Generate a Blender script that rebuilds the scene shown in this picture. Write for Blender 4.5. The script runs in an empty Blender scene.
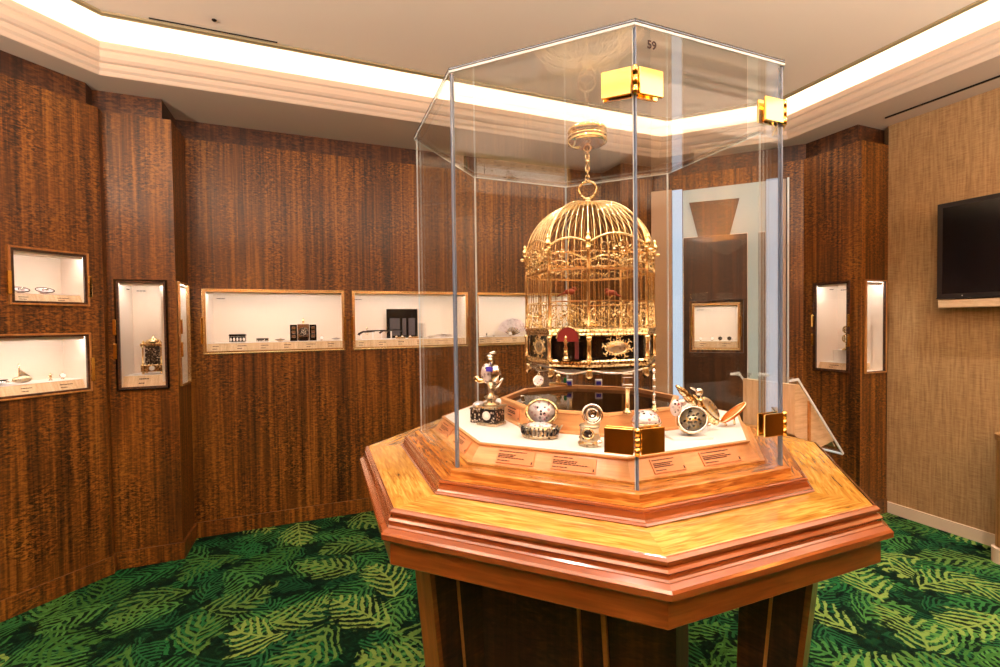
import bpy, bmesh, math, random
from mathutils import Vector, Matrix
PI = math.pi
R = random.Random(7)
sc = bpy.context.scene
COL = sc.collection

# ------------------------------------------------------------------ room frame (u along the back wall, v into it)
TH = math.radians(32.4)
UX, UY = math.cos(TH), math.sin(TH)
def W(u, v, z=0.0):
    return Vector((u * UX - v * UY, u * UY + v * UX, z))

# ------------------------------------------------------------------ materials
class NT:
    def __init__(s, name):
        s.m = bpy.data.materials.new(name); s.m.use_nodes = True
        s.t = s.m.node_tree; s.t.nodes.clear()
        s.out = s.t.nodes.new('ShaderNodeOutputMaterial')
    def n(s, typ, **kw):
        nd = s.t.nodes.new(typ)
        for k, v in kw.items(): setattr(nd, k, v)
        return nd
    def l(s, a, b): s.t.links.new(a, b)
    def val(s, sock, v):
        if hasattr(v, 'is_output') or isinstance(v, bpy.types.NodeSocket): s.l(v, sock)
        else: sock.default_value = v
    def math(s, op, a, b=0.0, c=0.0, clamp=False):
        nd = s.n('ShaderNodeMath', operation=op); nd.use_clamp = clamp
        s.val(nd.inputs[0], a); s.val(nd.inputs[1], b); s.val(nd.inputs[2], c)
        return nd.outputs[0]
    def mix(s, f, a, b):
        nd = s.n('ShaderNodeMix', data_type='RGBA')
        s.val(nd.inputs[0], f); s.val(nd.inputs[6], a); s.val(nd.inputs[7], b)
        return nd.outputs[2]
    def ramp(s, f, stops):
        nd = s.n('ShaderNodeValToRGB'); cr = nd.color_ramp
        while len(cr.elements) < len(stops): cr.elements.new(0.5)
        for e, (p, c) in zip(cr.elements, stops):
            e.position = p; e.color = c if len(c) == 4 else (*c, 1)
        s.l(f, nd.inputs[0]); return nd.outputs[0]
    def noise(s, vec, scale=5, detail=2, dist=0.0, rough=.5):
        nd = s.n('ShaderNodeTexNoise'); s.l(vec, nd.inputs['Vector'])
        nd.inputs['Scale'].default_value = scale; nd.inputs['Detail'].default_value = detail
        nd.inputs['Distortion'].default_value = dist; nd.inputs['Roughness'].default_value = rough
        return nd.outputs[0]
    def mapping(s, vec, sc=(1, 1, 1), loc=(0, 0, 0), rot=(0, 0, 0)):
        nd = s.n('ShaderNodeMapping'); s.l(vec, nd.inputs[0])
        nd.inputs[1].default_value = loc; nd.inputs[2].default_value = rot; nd.inputs[3].default_value = sc
        return nd.outputs[0]
    def coord(s, which='Object'):
        return s.n('ShaderNodeTexCoord').outputs[which]
    def bsdf(s, col, rough=.5, metal=0.0, coat=0.0, spec=.5, bump=None, bstr=.2, bdist=.01, **kw):
        b = s.n('ShaderNodeBsdfPrincipled')
        s.val(b.inputs['Base Color'], col if not isinstance(col, tuple) else (*col[:3], 1))
        s.val(b.inputs['Roughness'], rough); s.val(b.inputs['Metallic'], metal)
        b.inputs['Coat Weight'].default_value = coat; b.inputs['Coat Roughness'].default_value = .12
        b.inputs['Specular IOR Level'].default_value = spec
        for k, v in kw.items(): s.val(b.inputs[k], v)
        if bump is not None:
            bn = s.n('ShaderNodeBump'); bn.inputs['Strength'].default_value = bstr
            bn.inputs['Distance'].default_value = bdist
            s.l(bump, bn.inputs['Height']); s.l(bn.outputs[0], b.inputs['Normal'])
        s.l(b.outputs[0], s.out.inputs[0]); return s.m

def srgb(r, g, b):
    f = lambda c: (c / 255 / 12.92) if c / 255 <= .04045 else ((c / 255 + .055) / 1.055) ** 2.4
    return (f(r), f(g), f(b))

def m_plain(name, col, rough=.5, metal=0.0, **kw):
    t = NT(name); return t.bsdf(col, rough, metal, **kw)

def m_wood(name, dark, mid, light, rough=.3, fig=1.0, src='UV', grain=26.0, coat=.3, rip=(26, 70), gv=.7, gw=1.0, bs=.05):
    t = NT(name); uv = t.coord(src)
    low = t.noise(t.mapping(uv, (3.5, .5, 1)), 1.0, 2)
    patch = t.noise(t.mapping(uv, (4.5, 3.0, 1), (3, 9, 0)), 1.0, 2, .5)
    g = t.noise(t.mapping(uv, (grain, gv, 1)), 1.0, 4, .35, .65)
    r1 = t.noise(t.mapping(uv, (rip[0], rip[1], 1), rot=(0, 0, .30)), 1.0, 2, .8, .6)
    rr = t.math('MULTIPLY', t.math('SUBTRACT', r1, .5), t.math('MULTIPLY', t.math('SUBTRACT', patch, .22), 5.2))
    f = t.math('ADD', t.math('MULTIPLY', t.math('SUBTRACT', g, .5), 1.5 * gw), t.math('MULTIPLY', rr, 1.25 * fig))
    f = t.math('ADD', t.math('ADD', f, .5), t.math('MULTIPLY', t.math('SUBTRACT', low, .5), .5), clamp=True)
    c = t.ramp(f, [(.18, dark), (.5, mid), (.82, light)])
    return t.bsdf(c, rough, 0, coat, .5, bump=f, bstr=bs, bdist=.003)

M = {}
M['wall_wood'] = m_wood('figured_brown_wood', srgb(32, 14, 3), srgb(102, 58, 17), srgb(158, 102, 38), .38, .62, coat=.12, rip=(44, 105), grain=34)
M['board_wood'] = m_wood('dark_board_wood', srgb(24, 10, 4), srgb(54, 27, 12), srgb(82, 46, 24), .4, .4, grain=30)
M['frieze_wood'] = m_wood('dark_brown_wood', srgb(34, 14, 6), srgb(70, 36, 15), srgb(102, 60, 28), .4, .8)
M['top_wood'] = m_wood('golden_figured_wood', srgb(140, 88, 24), srgb(188, 136, 56), srgb(220, 178, 92), .16, .6, coat=.5, grain=4, gv=30, rip=(12, 110), gw=.45)
M['step_wood'] = m_wood('orange_figured_wood', srgb(120, 60, 16), srgb(170, 104, 40), srgb(208, 150, 72), .2, .7, coat=.5, grain=4, gv=30, rip=(12, 110), gw=.45)
M['mould_wood'] = m_wood('reddish_moulding_wood', srgb(104, 48, 18), srgb(134, 68, 30), srgb(156, 88, 44), .16, .08, bs=0.0, coat=1.0, grain=3, gv=8, rip=(8, 60), gw=.5)
M['apron_wood'] = m_wood('plain_brown_wood', srgb(90, 42, 12), srgb(122, 64, 22), srgb(148, 84, 34), .28, .3, coat=.4, grain=3, gv=60, rip=(8, 60), gw=.7)
M['rail_wood'] = m_wood('pale_peach_wood', srgb(200, 130, 78), srgb(220, 156, 100), srgb(234, 184, 130), .4, .3, coat=.1, grain=3, gv=60, rip=(8, 60), gw=.5)
M['core_wood'] = m_wood('very_dark_wood', srgb(20, 10, 5), srgb(50, 28, 16), srgb(80, 48, 26), .6, .5, coat=0)
M['edge_wood'] = m_wood('honey_edge_wood', srgb(150, 96, 46), srgb(190, 130, 70), srgb(214, 160, 96), .35, .2)
M['beige_wood'] = m_wood('pale_beige_wood', srgb(196, 164, 128), srgb(214, 184, 148), srgb(228, 202, 168), .4, .3, grain=3, gv=60)
M['tan_wood'] = m_wood('tan_oak_wood', srgb(130, 92, 48), srgb(166, 124, 72), srgb(186, 146, 92), .45, .15)
M['gold'] = m_plain('polished_gilt', (1.0, .80, .46), .24, 1.0)
M['brass'] = m_plain('polished_brass', (.95, .66, .2), .08, 1.0)
t = NT('dark_gilt'); ob = t.coord(); nz = t.noise(ob, 160, 2)
M['gilt'] = t.bsdf(t.ramp(nz, [(.35, (.16, .08, .03)), (.52, (.9, .68, .34)), (.66, (1, .93, .72))]), .25, 1.0)
M['silver'] = m_plain('bright_silver', (.86, .84, .82), .15, 1.0)
def m_orn(name, a, b, c, s, metal=.3, rough=.3):
    t = NT(name); v = t.n('ShaderNodeTexVoronoi'); t.l(t.coord(), v.inputs['Vector']); v.inputs['Scale'].default_value = s
    f = t.math('MULTIPLY', v.outputs['Distance'], 1.0)
    sp = t.n('ShaderNodeSeparateColor'); t.l(v.outputs['Color'], sp.inputs[0])
    col = t.mix(t.math('GREATER_THAN', f, .42), t.ramp(sp.outputs[0], [(.0, b), (.5, a), (.8, c)]), (*a, 1))
    return t.bsdf(col, rough, metal, bump=f, bstr=.5, bdist=.002)
M['enamel'] = m_orn('painted_enamel', srgb(236, 224, 226), srgb(168, 44, 70), srgb(44, 30, 36), 110)
M['enamel_dark'] = m_orn('dark_chased_metal', srgb(44, 34, 34), srgb(178, 160, 140), srgb(226, 214, 200), 120, .5)
M['oxid'] = m_orn('chased_silver_gilt', srgb(200, 184, 160), srgb(60, 42, 30), srgb(222, 184, 110), 130, .8)
M['black'] = m_plain('black_enamel', (.006, .005, .005), .12)
M['dark_metal'] = m_plain('dark_bronze', (.03, .018, .01), .25, .8)
M['white'] = m_plain('white_lacquer', srgb(246, 240, 236), .35)
M['cream'] = m_plain('cream_fabric_lining', srgb(236, 222, 208), .9)
M['paper'] = m_plain('peach_card', srgb(222, 146, 98), .7)
M['ink'] = m_plain('dark_brown_ink', srgb(50, 22, 14), .8)
M['red'] = m_plain('red_velvet', srgb(122, 12, 8), .7)
M['blue'] = m_plain('violet_blue_enamel', srgb(80, 70, 200), .2)
M['greenb'] = m_plain('green_enamel', srgb(40, 130, 70), .2)
M['orange'] = m_plain('amber_orange_enamel', srgb(214, 104, 30), .2, .3)
M['mirror'] = m_plain('dark_mirror_plate', srgb(40, 28, 22), .06, .6)
M['tv'] = m_plain('black_gloss', (.004, .004, .005), .12)
M['tvf'] = m_plain('black_bezel', (.012, .008, .008), .35)
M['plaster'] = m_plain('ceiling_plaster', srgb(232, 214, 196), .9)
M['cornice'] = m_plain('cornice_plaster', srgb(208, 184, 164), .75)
M['trimp'] = m_plain('olive_cornice_bead', srgb(150, 132, 96), .7)
M['white_base'] = m_plain('white_painted_wood', srgb(226, 204, 180), .5)
t = NT('beige_grasscloth'); ob = t.coord()
a = t.noise(t.mapping(ob, (90, 90, 6)), 1, 2); b = t.noise(t.mapping(ob, (20, 20, 260)), 1, 2)
f = t.math('ADD', t.math('MULTIPLY', a, .55), t.math('MULTIPLY', b, .45))
M['paperwall'] = t.bsdf(t.ramp(f, [(.35, srgb(146, 112, 72)), (.65, srgb(186, 150, 104))]), .85, bump=f, bstr=.4, bdist=.003)
t = NT('pale_backlit_glass'); ob = t.coord()
e = t.n('ShaderNodeBsdfPrincipled'); e.inputs['Base Color'].default_value = (*srgb(176, 192, 190), 1)
e.inputs['Roughness'].default_value = .15
e.inputs['Emission Color'].default_value = (*srgb(176, 205, 214), 1); e.inputs['Emission Strength'].default_value = .16
t.l(e.outputs[0], t.out.inputs[0]); M['pale_glass'] = t.m
M['tan_panel'] = m_plain('tan_frosted_panel', srgb(196, 160, 130), .3)
M['slate_edge'] = m_plain('slate_blue_glass_edge', srgb(112, 130, 160), .2, coat=.3)
M['dark_edge'] = m_plain('dark_glass_line', srgb(24, 34, 48), .15)
M['plate_edge'] = m_plain('polished_glass_edge', srgb(214, 228, 240), .12, coat=.5)
def m_emit(name, col, s):
    t = NT(name); e = t.n('ShaderNodeEmission'); e.inputs[0].default_value = (*col, 1); e.inputs[1].default_value = s
    t.l(e.outputs[0], t.out.inputs[0]); return t.m
M['cove'] = m_emit('cove_light', (1, .9, .72), 12)
M['niche_lamp'] = m_emit('showcase_light', (1, .90, .82), 30)
M['tube'] = m_emit('cool_light_tube', (.74, .84, 1), .6)
M['can'] = m_emit('downlight_glow', (1, .86, .66), 20)

def m_glass(name, tint, f0=.045, k=1.0, f5=.9):
    t = NT(name)
    tr = t.n('ShaderNodeBsdfTransparent'); tr.inputs[0].default_value = (*tint, 1)
    gl = t.n('ShaderNodeBsdfGlossy'); gl.inputs['Roughness'].default_value = 0.0; gl.inputs[0].default_value = (1, 1, 1, 1)
    lw = t.n('ShaderNodeLayerWeight'); lw.inputs[0].default_value = .5
    f = t.math('POWER', lw.outputs['Facing'], 5.0)
    f = t.math('ADD', t.math('MULTIPLY', f, f5), f0, clamp=True)
    mx = t.n('ShaderNodeMixShader'); t.l(f, mx.inputs[0]); t.l(tr.outputs[0], mx.inputs[1]); t.l(gl.outputs[0], mx.inputs[2])
    t.l(mx.outputs[0], t.out.inputs[0]); return t.m
M['roof_glass'] = m_glass('clear_roof_glass', (.985, .995, .99), .13, f5=1.0)
M['glass'] = m_glass('clear_glass', (.985, .995, .99), .02, f5=.8)
M['thin_glass'] = m_glass('showcase_glass', (.99, .99, .985), .02, f5=.5)

# carpet of fern leaves
def make_carpet():
    t = NT('green_fern_carpet'); ob = t.coord()
    nn = t.n('ShaderNodeTexNoise'); t.l(ob, nn.inputs['Vector']); nn.inputs['Scale'].default_value = 5; nn.inputs['Detail'].default_value = 2
    ofs = t.n('ShaderNodeVectorMath', operation='MULTIPLY_ADD'); t.l(nn.outputs['Color'], ofs.inputs[0])
    ofs.inputs[1].default_value = (.08, .08, 0); t.l(ob, ofs.inputs[2]); base = ofs.outputs[0]
    nz = t.noise(ob, 22, 3, 1.0); nf = t.noise(ob, 260, 2)
    def layer(scale, loc, freq, thr):
        p = t.mapping(base, (scale * 1.12, scale * 1.12, 0.0), loc)
        v = t.n('ShaderNodeTexVoronoi', voronoi_dimensions='2D'); t.l(p, v.inputs['Vector'])
        v.inputs['Scale'].default_value = 1.0; v.inputs['Randomness'].default_value = .7
        d = t.n('ShaderNodeVectorMath', operation='SUBTRACT'); t.l(p, d.inputs[0]); t.l(v.outputs['Position'], d.inputs[1])
        s = t.n('ShaderNodeSeparateColor'); t.l(v.outputs['Color'], s.inputs[0])
        rot = t.n('ShaderNodeVectorRotate', rotation_type='Z_AXIS'); t.l(d.outputs[0], rot.inputs['Vector'])
        t.l(t.math('MULTIPLY', s.outputs[0], 6.283), rot.inputs['Angle'])
        x = t.n('ShaderNodeSeparateXYZ'); t.l(rot.outputs[0], x.inputs[0])
        X, Y = x.outputs[0], x.outputs[1]
        k = t.math('MULTIPLY', t.math('SUBTRACT', s.outputs[1], .5), 2.4)
        Y2 = t.math('ADD', Y, t.math('MULTIPLY', k, t.math('MULTIPLY', X, X)))
        aY = t.math('ABSOLUTE', Y2)
        e = t.math('POWER', t.math('DIVIDE', X, .62), 2.0)
        wd = t.math('MULTIPLY', t.math('SUBTRACT', 1.0, e), .36)
        edge = t.math('SUBTRACT', wd, aY)
        edge = t.math('ADD', edge, t.math('MULTIPLY', t.math('SUBTRACT', nz, .5), .55))
        mask = t.math('MULTIPLY', edge, 14.0, clamp=True)
        curve = t.math('SUBTRACT', X, t.math('MULTIPLY', t.math('POWER', aY, 1.35), 1.7))
        st = t.math('SINE', t.math('MULTIPLY', t.math('ADD', curve, t.math('MULTIPLY', nz, .16)), freq))
        st = t.math('MULTIPLY', t.math('SUBTRACT', st, thr), 2.2, clamp=True)
        rib = t.math('MULTIPLY', t.math('SUBTRACT', .022, aY), 60, clamp=True)
        m = t.math('MULTIPLY', mask, t.math('MAXIMUM', st, rib))
        m = t.math('MULTIPLY', m, t.math('ADD', .35, t.math('MULTIPLY', nz, 1.3)), clamp=True)
        return m, s.outputs[2]
    c = t.ramp(nz, [(.35, srgb(3, 16, 9)), (.52, srgb(8, 34, 18)), (.68, srgb(18, 62, 32))])
    for (scale, loc, freq, thr, c1, c2) in [
            (4.0, (.3, 1.7, 0), 42, -.05, srgb(22, 74, 42), srgb(40, 104, 56)),
            (2.9, (5.1, 2.2, 0), 44, -.05, srgb(36, 108, 54), srgb(84, 140, 64)),
            (2.5, (9.4, 7.7, 0), 42, .0, srgb(62, 112, 46), srgb(140, 168, 80))]:
        m, r = layer(scale, loc, freq, thr)
        c = t.mix(m, c, t.ramp(r, [(.2, c1), (.8, c2)]))
    c = t.mix(t.math('MULTIPLY', nf, .45), c, srgb(6, 30, 14) + (1,))
    return t.bsdf(c, .95, bump=nf, bstr=.6, bdist=.004, spec=.1)
M['carpet'] = make_carpet()

# ------------------------------------------------------------------ mesh helper
class MB:
    def __init__(s): s.bm = bmesh.new(); s.uv = s.bm.loops.layers.uv.new('UVMap')
    def face(s, pts, uvs=None):
        vs = [s.bm.verts.new(p) for p in pts]
        try: f = s.bm.faces.new(vs)
        except ValueError: return None
        if uvs is None:
            n = f.normal if f.normal.length else None
            f.normal_update(); n = f.normal
            ax = max(range(3), key=lambda i: abs(n[i]))
            for lp in f.loops:
                c = lp.vert.co
                lp[s.uv].uv = ((c.x, c.y) if ax == 2 else ((c.y, c.z) if ax == 0 else (c.x, c.z)))
        else:
            for lp, q in zip(f.loops, uvs): lp[s.uv].uv = q
        return f
    def _auto(s, faces):
        for f in faces:
            f.normal_update(); n = f.normal; ax = max(range(3), key=lambda i: abs(n[i]))
            for lp in f.loops:
                c = lp.vert.co
                lp[s.uv].uv = ((c.x, c.y) if ax == 2 else ((c.y, c.z) if ax == 0 else (c.x, c.z)))
    def box(s, x0, x1, y0, y1, z0, z1, bev=0.0, mat=None):
        r = bmesh.ops.create_cube(s.bm, size=1); vs = r['verts']
        for v in vs:
            v.co = Vector(((x0 + x1) / 2 + v.co.x * (x1 - x0), (y0 + y1) / 2 + v.co.y * (y1 - y0), (z0 + z1) / 2 + v.co.z * (z1 - z0)))
        fs = list({f for v in vs for f in v.link_faces})
        if bev:
            es = list({e for v in vs for e in v.link_edges})
            rb = bmesh.ops.bevel(s.bm, geom=es, offset=bev, segments=2, affect='EDGES', profile=.5)
            vs = list(set(rb['verts']) | {v for v in vs if v.is_valid}); fs = list({f for v in vs for f in v.link_faces})
        s._auto(fs)
        if mat is not None:
            for v in vs: v.co = mat @ v.co
        return s
    def prism(s, poly, z0, z1, mat=None):
        n = len(poly); T = (lambda p: mat @ Vector(p)) if mat is not None else Vector
        a = [T((p[0], p[1], z0)) for p in poly]; b = [T((p[0], p[1], z1)) for p in poly]
        s.face(a[::-1], [(p[0], p[1]) for p in poly][::-1]); s.face(b, [(p[0], p[1]) for p in poly])
        d = 0
        for i in range(n):
            j = (i + 1) % n; L = math.dist(poly[i], poly[j])
            s.face([a[i], a[j], b[j], b[i]], [(d, z0), (d + L, z0), (d + L, z1), (d, z1)]); d += L
        return s
    def lathe(s, prof, n=24, c=(0, 0, 0), mat=None, close=False, sx=1, sy=1):
        c = Vector(c); rings = []
        for r, z in prof:
            ring = []
            for i in range(n):
                a = 2 * PI * i / n; p = Vector((c.x + r * sx * math.cos(a), c.y + r * sy * math.sin(a), c.z + z))
                ring.append(s.bm.verts.new(mat @ p if mat is not None else p))
            rings.append(ring)
        fs = []
        for A, B in zip(rings, rings[1:]):
            for i in range(n):
                j = (i + 1) % n
                fs.append(s.bm.faces.new([A[i], A[j], B[j], B[i]]))
        if prof[0][0] > 1e-5: fs.append(s.bm.faces.new(rings[0][::-1]))
        if prof[-1][0] > 1e-5: fs.append(s.bm.faces.new(rings[-1]))
        for f in fs: f.smooth = len(f.verts) == 4
        s._auto(fs); return s
    def ball(s, c, r, n=12, m=8, mat=None):
        rx, ry, rz = (r, r, r) if not isinstance(r, tuple) else r
        prof = [(math.sin(PI * k / m), -math.cos(PI * k / m) * rz) for k in range(m + 1)]
        prof = [(max(a, .01), b) for a, b in prof]
        return s.lathe(prof, n, c, mat, sx=rx, sy=ry)
    def tube(s, pts, r, n=6, closed=False):
        pts = [Vector(p) for p in pts]; N = len(pts); rings = []
        up = None
        for i, p in enumerate(pts):
            if closed: t = pts[(i + 1) % N] - pts[i - 1]
            else: t = pts[min(i + 1, N - 1)] - pts[max(i - 1, 0)]
            if t.length < 1e-9: t = Vector((0, 0, 1))
            t.normalize()
            if up is None:
                up = Vector((0, 0, 1)) if abs(t.z) < .9 else Vector((1, 0, 0))
            x = t.cross(up)
            if x.length < 1e-6: x = t.orthogonal()
            x.normalize(); y = x.cross(t).normalized(); up = y
            rr = r[i] if isinstance(r, (list, tuple)) else r
            rings.append([s.bm.verts.new(p + x * rr * math.cos(2 * PI * k / n) + y * rr * math.sin(2 * PI * k / n)) for k in range(n)])
        rg = range(N if closed else N - 1)
        for i in rg:
            A, B = rings[i], rings[(i + 1) % N]
            for k in range(n):
                j = (k + 1) % n
                f = s.bm.faces.new([A[k], A[j], B[j], B[k]]); f.smooth = True
        if not closed:
            s.bm.faces.new(rings[0][::-1]); s.bm.faces.new(rings[-1])
        return s
    def torus(s, c, R0, r, axis='Z', n=20, m=6, sx=1, sz=1, mat=None):
        pts = []
        for i in range(n):
            a = 2 * PI * i / n; x, y = R0 * sx * math.cos(a), R0 * sz * math.sin(a)
            p = Vector((x, y, 0)) if axis == 'Z' else (Vector((x, 0, y)) if axis == 'Y' else Vector((0, x, y)))
            p = p + Vector(c)
            pts.append(mat @ p if mat is not None else p)
        return s.tube(pts, r, m, True)
    def obj(s, name, mat, parent=None, loc=None, smooth=False):
        bmesh.ops.recalc_face_normals(s.bm, faces=s.bm.faces)
        me = bpy.data.meshes.new(name); s.bm.to_mesh(me); s.bm.free()
        me.materials.append(M[mat] if isinstance(mat, str) else mat)
        if smooth:
            for p in me.polygons: p.use_smooth = True
        o = bpy.data.objects.new(name, me); COL.objects.link(o)
        if parent is not None: o.parent = parent
        if loc is not None: o.location = loc
        return o

def tag(o, label, cat, group=None, kind=None):
    if label: o['label'] = label
    if cat: o['category'] = cat
    if group: o['group'] = group
    if kind: o['kind'] = kind
    return o
def thing(name, label, cat, loc=(0, 0, 0), rz=0.0, group=None):
    o = bpy.data.objects.new(name, None); COL.objects.link(o); o.empty_display_size = .05
    o.location = loc; o.rotation_euler = (0, 0, rz)
    return tag(o, label, cat, group)
def struct(o): o['kind'] = 'structure'; return o
def copy_tree(o, parent=None):
    c = o.copy(); COL.objects.link(c)
    if parent is not None: c.parent = parent
    for ch in list(o.children): copy_tree(ch, c)
    return c

# ------------------------------------------------------------------ room
PER = [(-2.96, -2.29), (-2.96, .8), (-2.70, .8), (-2.70, 1.196), (-1.93, 1.966), (-1.93, 2.012), (-1.597, 2.012), (-1.597, 2.302),
       (1.597, 2.302), (1.597, 2.012), (1.93, 2.012), (1.93, 1.966), (2.70, 1.196), (2.70, .79), (3.0, .79), (3.0, -2.29)]
NAMES = ['left', 'left_return', 'left_pillar', 'back_left_corner', 'back_left_groove', 'back_left_pillar', 'back_left_pillar_side', 'back',
         'back_right_pillar_side', 'back_right_pillar', 'back_right_groove', 'back_right_corner', 'right_pillar', 'right_pillar_front', 'right', 'front']
# outward = left side of direction of travel (clockwise seen from above)
def offset_poly(P, d):
    n = len(P); out = []
    for i in range(n):
        a, b, c = Vector(P[i - 1]), Vector(P[i]), Vector(P[(i + 1) % n])
        d1 = (b - a).normalized(); d2 = (c - b).normalized()
        n1 = Vector((-d1.y, d1.x)); n2 = Vector((-d2.y, d2.x))
        m = n1 + n2; m = m / max(m.dot(n1), .2)
        out.append((b.x + m.x * d, b.y + m.y * d))
    return out
OUT6 = offset_poly(PER, .06)
OUT9 = offset_poly(PER, .085)
IN1 = offset_poly(PER, -.013)
IN2 = offset_poly(PER, -.008)

def wall(name, f0, f1, b0, b1, z0, z1, mat, holes=()):
    """room face f0->f1, back face b0->b1 (uv), rectangular holes (s0, s1, za, zb) measured from f0."""
    mb = MB(); f0, f1, b0, b1 = map(Vector, (f0, f1, b0, b1)); L = (f1 - f0).length; d = (f1 - f0) / L
    nrm = Vector((-d.y, d.x)); th = (b0 - f0).dot(nrm)
    ss = sorted({0, L} | {h[0] for h in holes} | {h[1] for h in holes})
    zs = sorted({z0, z1} | {h[2] for h in holes} | {h[3] for h in holes})
    inh = lambda i, j: not (0 <= i < len(ss) - 1 and 0 <= j < len(zs) - 1) or any(h[0] < (ss[i] + ss[i + 1]) / 2 < h[1] and h[2] < (zs[j] + zs[j + 1]) / 2 < h[3] for h in holes)
    su = R.uniform(0, 20)
    def P(i, j, back):
        if not back: q = f0 + d * ss[i]
        elif i == 0: q = b0
        elif i == len(ss) - 1: q = b1
        else: q = f0 + d * ss[i] + nrm * th
        return W(q.x, q.y, zs[j])
    for i in range(len(ss) - 1):
        for j in range(len(zs) - 1):
            if inh(i, j): continue
            uv = [(ss[i] + su, zs[j]), (ss[i + 1] + su, zs[j]), (ss[i + 1] + su, zs[j + 1]), (ss[i] + su, zs[j + 1])]
            mb.face([P(i, j, 0), P(i + 1, j, 0), P(i + 1, j + 1, 0), P(i, j + 1, 0)], uv)
            mb.face([P(i, j, 1), P(i, j + 1, 1), P(i + 1, j + 1, 1), P(i + 1, j, 1)])
            for (ni, nj, a, b) in ((i - 1, j, (i, j), (i, j + 1)), (i + 1, j, (i + 1, j), (i + 1, j + 1)), (i, j - 1, (i, j), (i + 1, j)), (i, j + 1, (i, j + 1), (i + 1, j + 1))):
                if inh(ni, nj):
                    mb.face([P(*a, 0), P(*b, 0), P(*b, 1), P(*a, 1)],
                            [(ss[a[0]] + su, zs[a[1]]), (ss[b[0]] + su, zs[b[1]]), (ss[b[0]] + su + .03, zs[b[1]]), (ss[a[0]] + su + .03, zs[a[1]])])
    bmesh.ops.remove_doubles(mb.bm, verts=mb.bm.verts, dist=1e-5)
    return struct(mb.obj(name, mat))

# niches: edge index, s0, s1, z0, z1
def sA(u): return (u + 2.70) * 2 ** .5            # along the back-left corner wall
def sA2(tv): return 1.089 - (tv - .03)             # along the back-right corner wall (tv measured from its right end)
HOLES = {3: [(sA(-2.20), sA(-1.985), 1.53, 1.80), (sA(-2.42), sA(-1.985), 1.065, 1.368)],
         5: [(.045, .283, 1.045, 1.672)],
         6: [(.03, .245, 1.045, 1.672)],
         7: [(.085, .963, 1.225, 1.645), (1.033, 1.911, 1.225, 1.645), (1.996, 2.864, 1.225, 1.645)],
         11: [(sA2(.822), sA2(.476), 1.165, 1.538)],
         12: [(.09, .33, 1.022, 1.665)],
         13: [(.045, .26, 1.022, 1.665)]}
for i, nm in enumerate(NAMES):
    j = (i + 1) % len(PER)
    if nm == 'right':
        wall('wall_right', PER[i], PER[j], OUT9[i], OUT9[j], 0, 2.77, 'paperwall')
        wall('baseboard_right', IN1[i], IN1[j], PER[i], PER[j], 0, .078, 'white_base')
        continue
    wall('wall_' + nm, PER[i], PER[j], OUT6[i], OUT6[j], 0.0, 2.632, 'wall_wood', HOLES.get(i, ()))
    wall('trim_%d' % (i + 1), OUT6[i], OUT6[j], OUT9[i], OUT9[j], 2.62, 2.775, 'frieze_wood')
    wall('baseboard_' + nm, IN1[i], IN1[j], PER[i], PER[j], 0, .1, 'wall_wood')

mb = MB(); mb.face([(-4.2, -4.2, 0), (4.2, -4.2, 0), (4.2, 4.2, 0), (-4.2, 4.2, 0)]); mb.face([(-4.2, -4.2, -.05), (-4.2, 4.2, -.05), (4.2, 4.2, -.05), (4.2, -4.2, -.05)])
struct(mb.obj('floor', 'carpet'))

def octo(off):
    a, b, c = 2.54 - off, 1.865 - off, (2.65 - off) * 2 ** .5
    return [(a, c - a), (c - b, b), (-(c - b), b), (-a, c - a), (-a, -(c - a)), (-(c - b), -b), (c - b, -b), (a, -(c - a))]
def ringsurf(name, prof, mat, cap=False):
    mb = MB(); rings = [[W(p[0], p[1], z) for p in octo(o)] for o, z in prof]
    for A, B in zip(rings, rings[1:]):
        for i in range(8):
            j = (i + 1) % 8; mb.face([A[i], A[j], B[j], B[i]])
    if cap: mb.face(rings[-1])
    return struct(mb.obj(name, mat))
# soffit: from a big rectangle down to the inner octagon (mesh with hole = eight quads to an outer octagon)
mb = MB(); inn = octo(0); outp = octo(-1.1)
for i in range(8):
    j = (i + 1) % 8
    mb.face([W(*inn[i], 2.77), W(*inn[j], 2.77), W(*outp[j], 2.77), W(*outp[i], 2.77)])
    mb.face([W(*inn[i], 2.80), W(*outp[i], 2.80), W(*outp[j], 2.80), W(*inn[j], 2.80)])
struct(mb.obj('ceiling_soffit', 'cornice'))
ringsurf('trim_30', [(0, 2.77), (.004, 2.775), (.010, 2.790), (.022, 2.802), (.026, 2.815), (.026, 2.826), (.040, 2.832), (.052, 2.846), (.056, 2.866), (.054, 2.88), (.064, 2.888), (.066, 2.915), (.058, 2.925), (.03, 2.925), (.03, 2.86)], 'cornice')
ringsurf('trim_31', [(.03, 2.86), (-.24, 2.86), (-.24, 3.06), (-.2, 3.1), (.19, 3.1), (.19, 3.0)], 'plaster')
ringsurf('trim_32', [(.178, 3.02), (.176, 2.994), (.184, 2.989), (.192, 2.994), (.200, 2.996), (.206, 2.990), (.214, 2.991), (.217, 3.0)], 'trimp')
ringsurf('ceiling', [(.178, 3.02), (.20, 3.02), (.20, 3.0), (.22, 3.0), (.3, 3.0)], 'plaster', cap=True)
mb = MB()
A, B = octo(-.04), octo(-.12)
for i in range(8):
    j = (i + 1) % 8
    mb.face([W(*A[i], 2.875), W(*A[j], 2.875), W(*B[j], 2.875), W(*B[i], 2.875)])
cl = mb.obj('cove_light', 'cove'); struct(cl); cl.name = 'trim_33'

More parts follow.
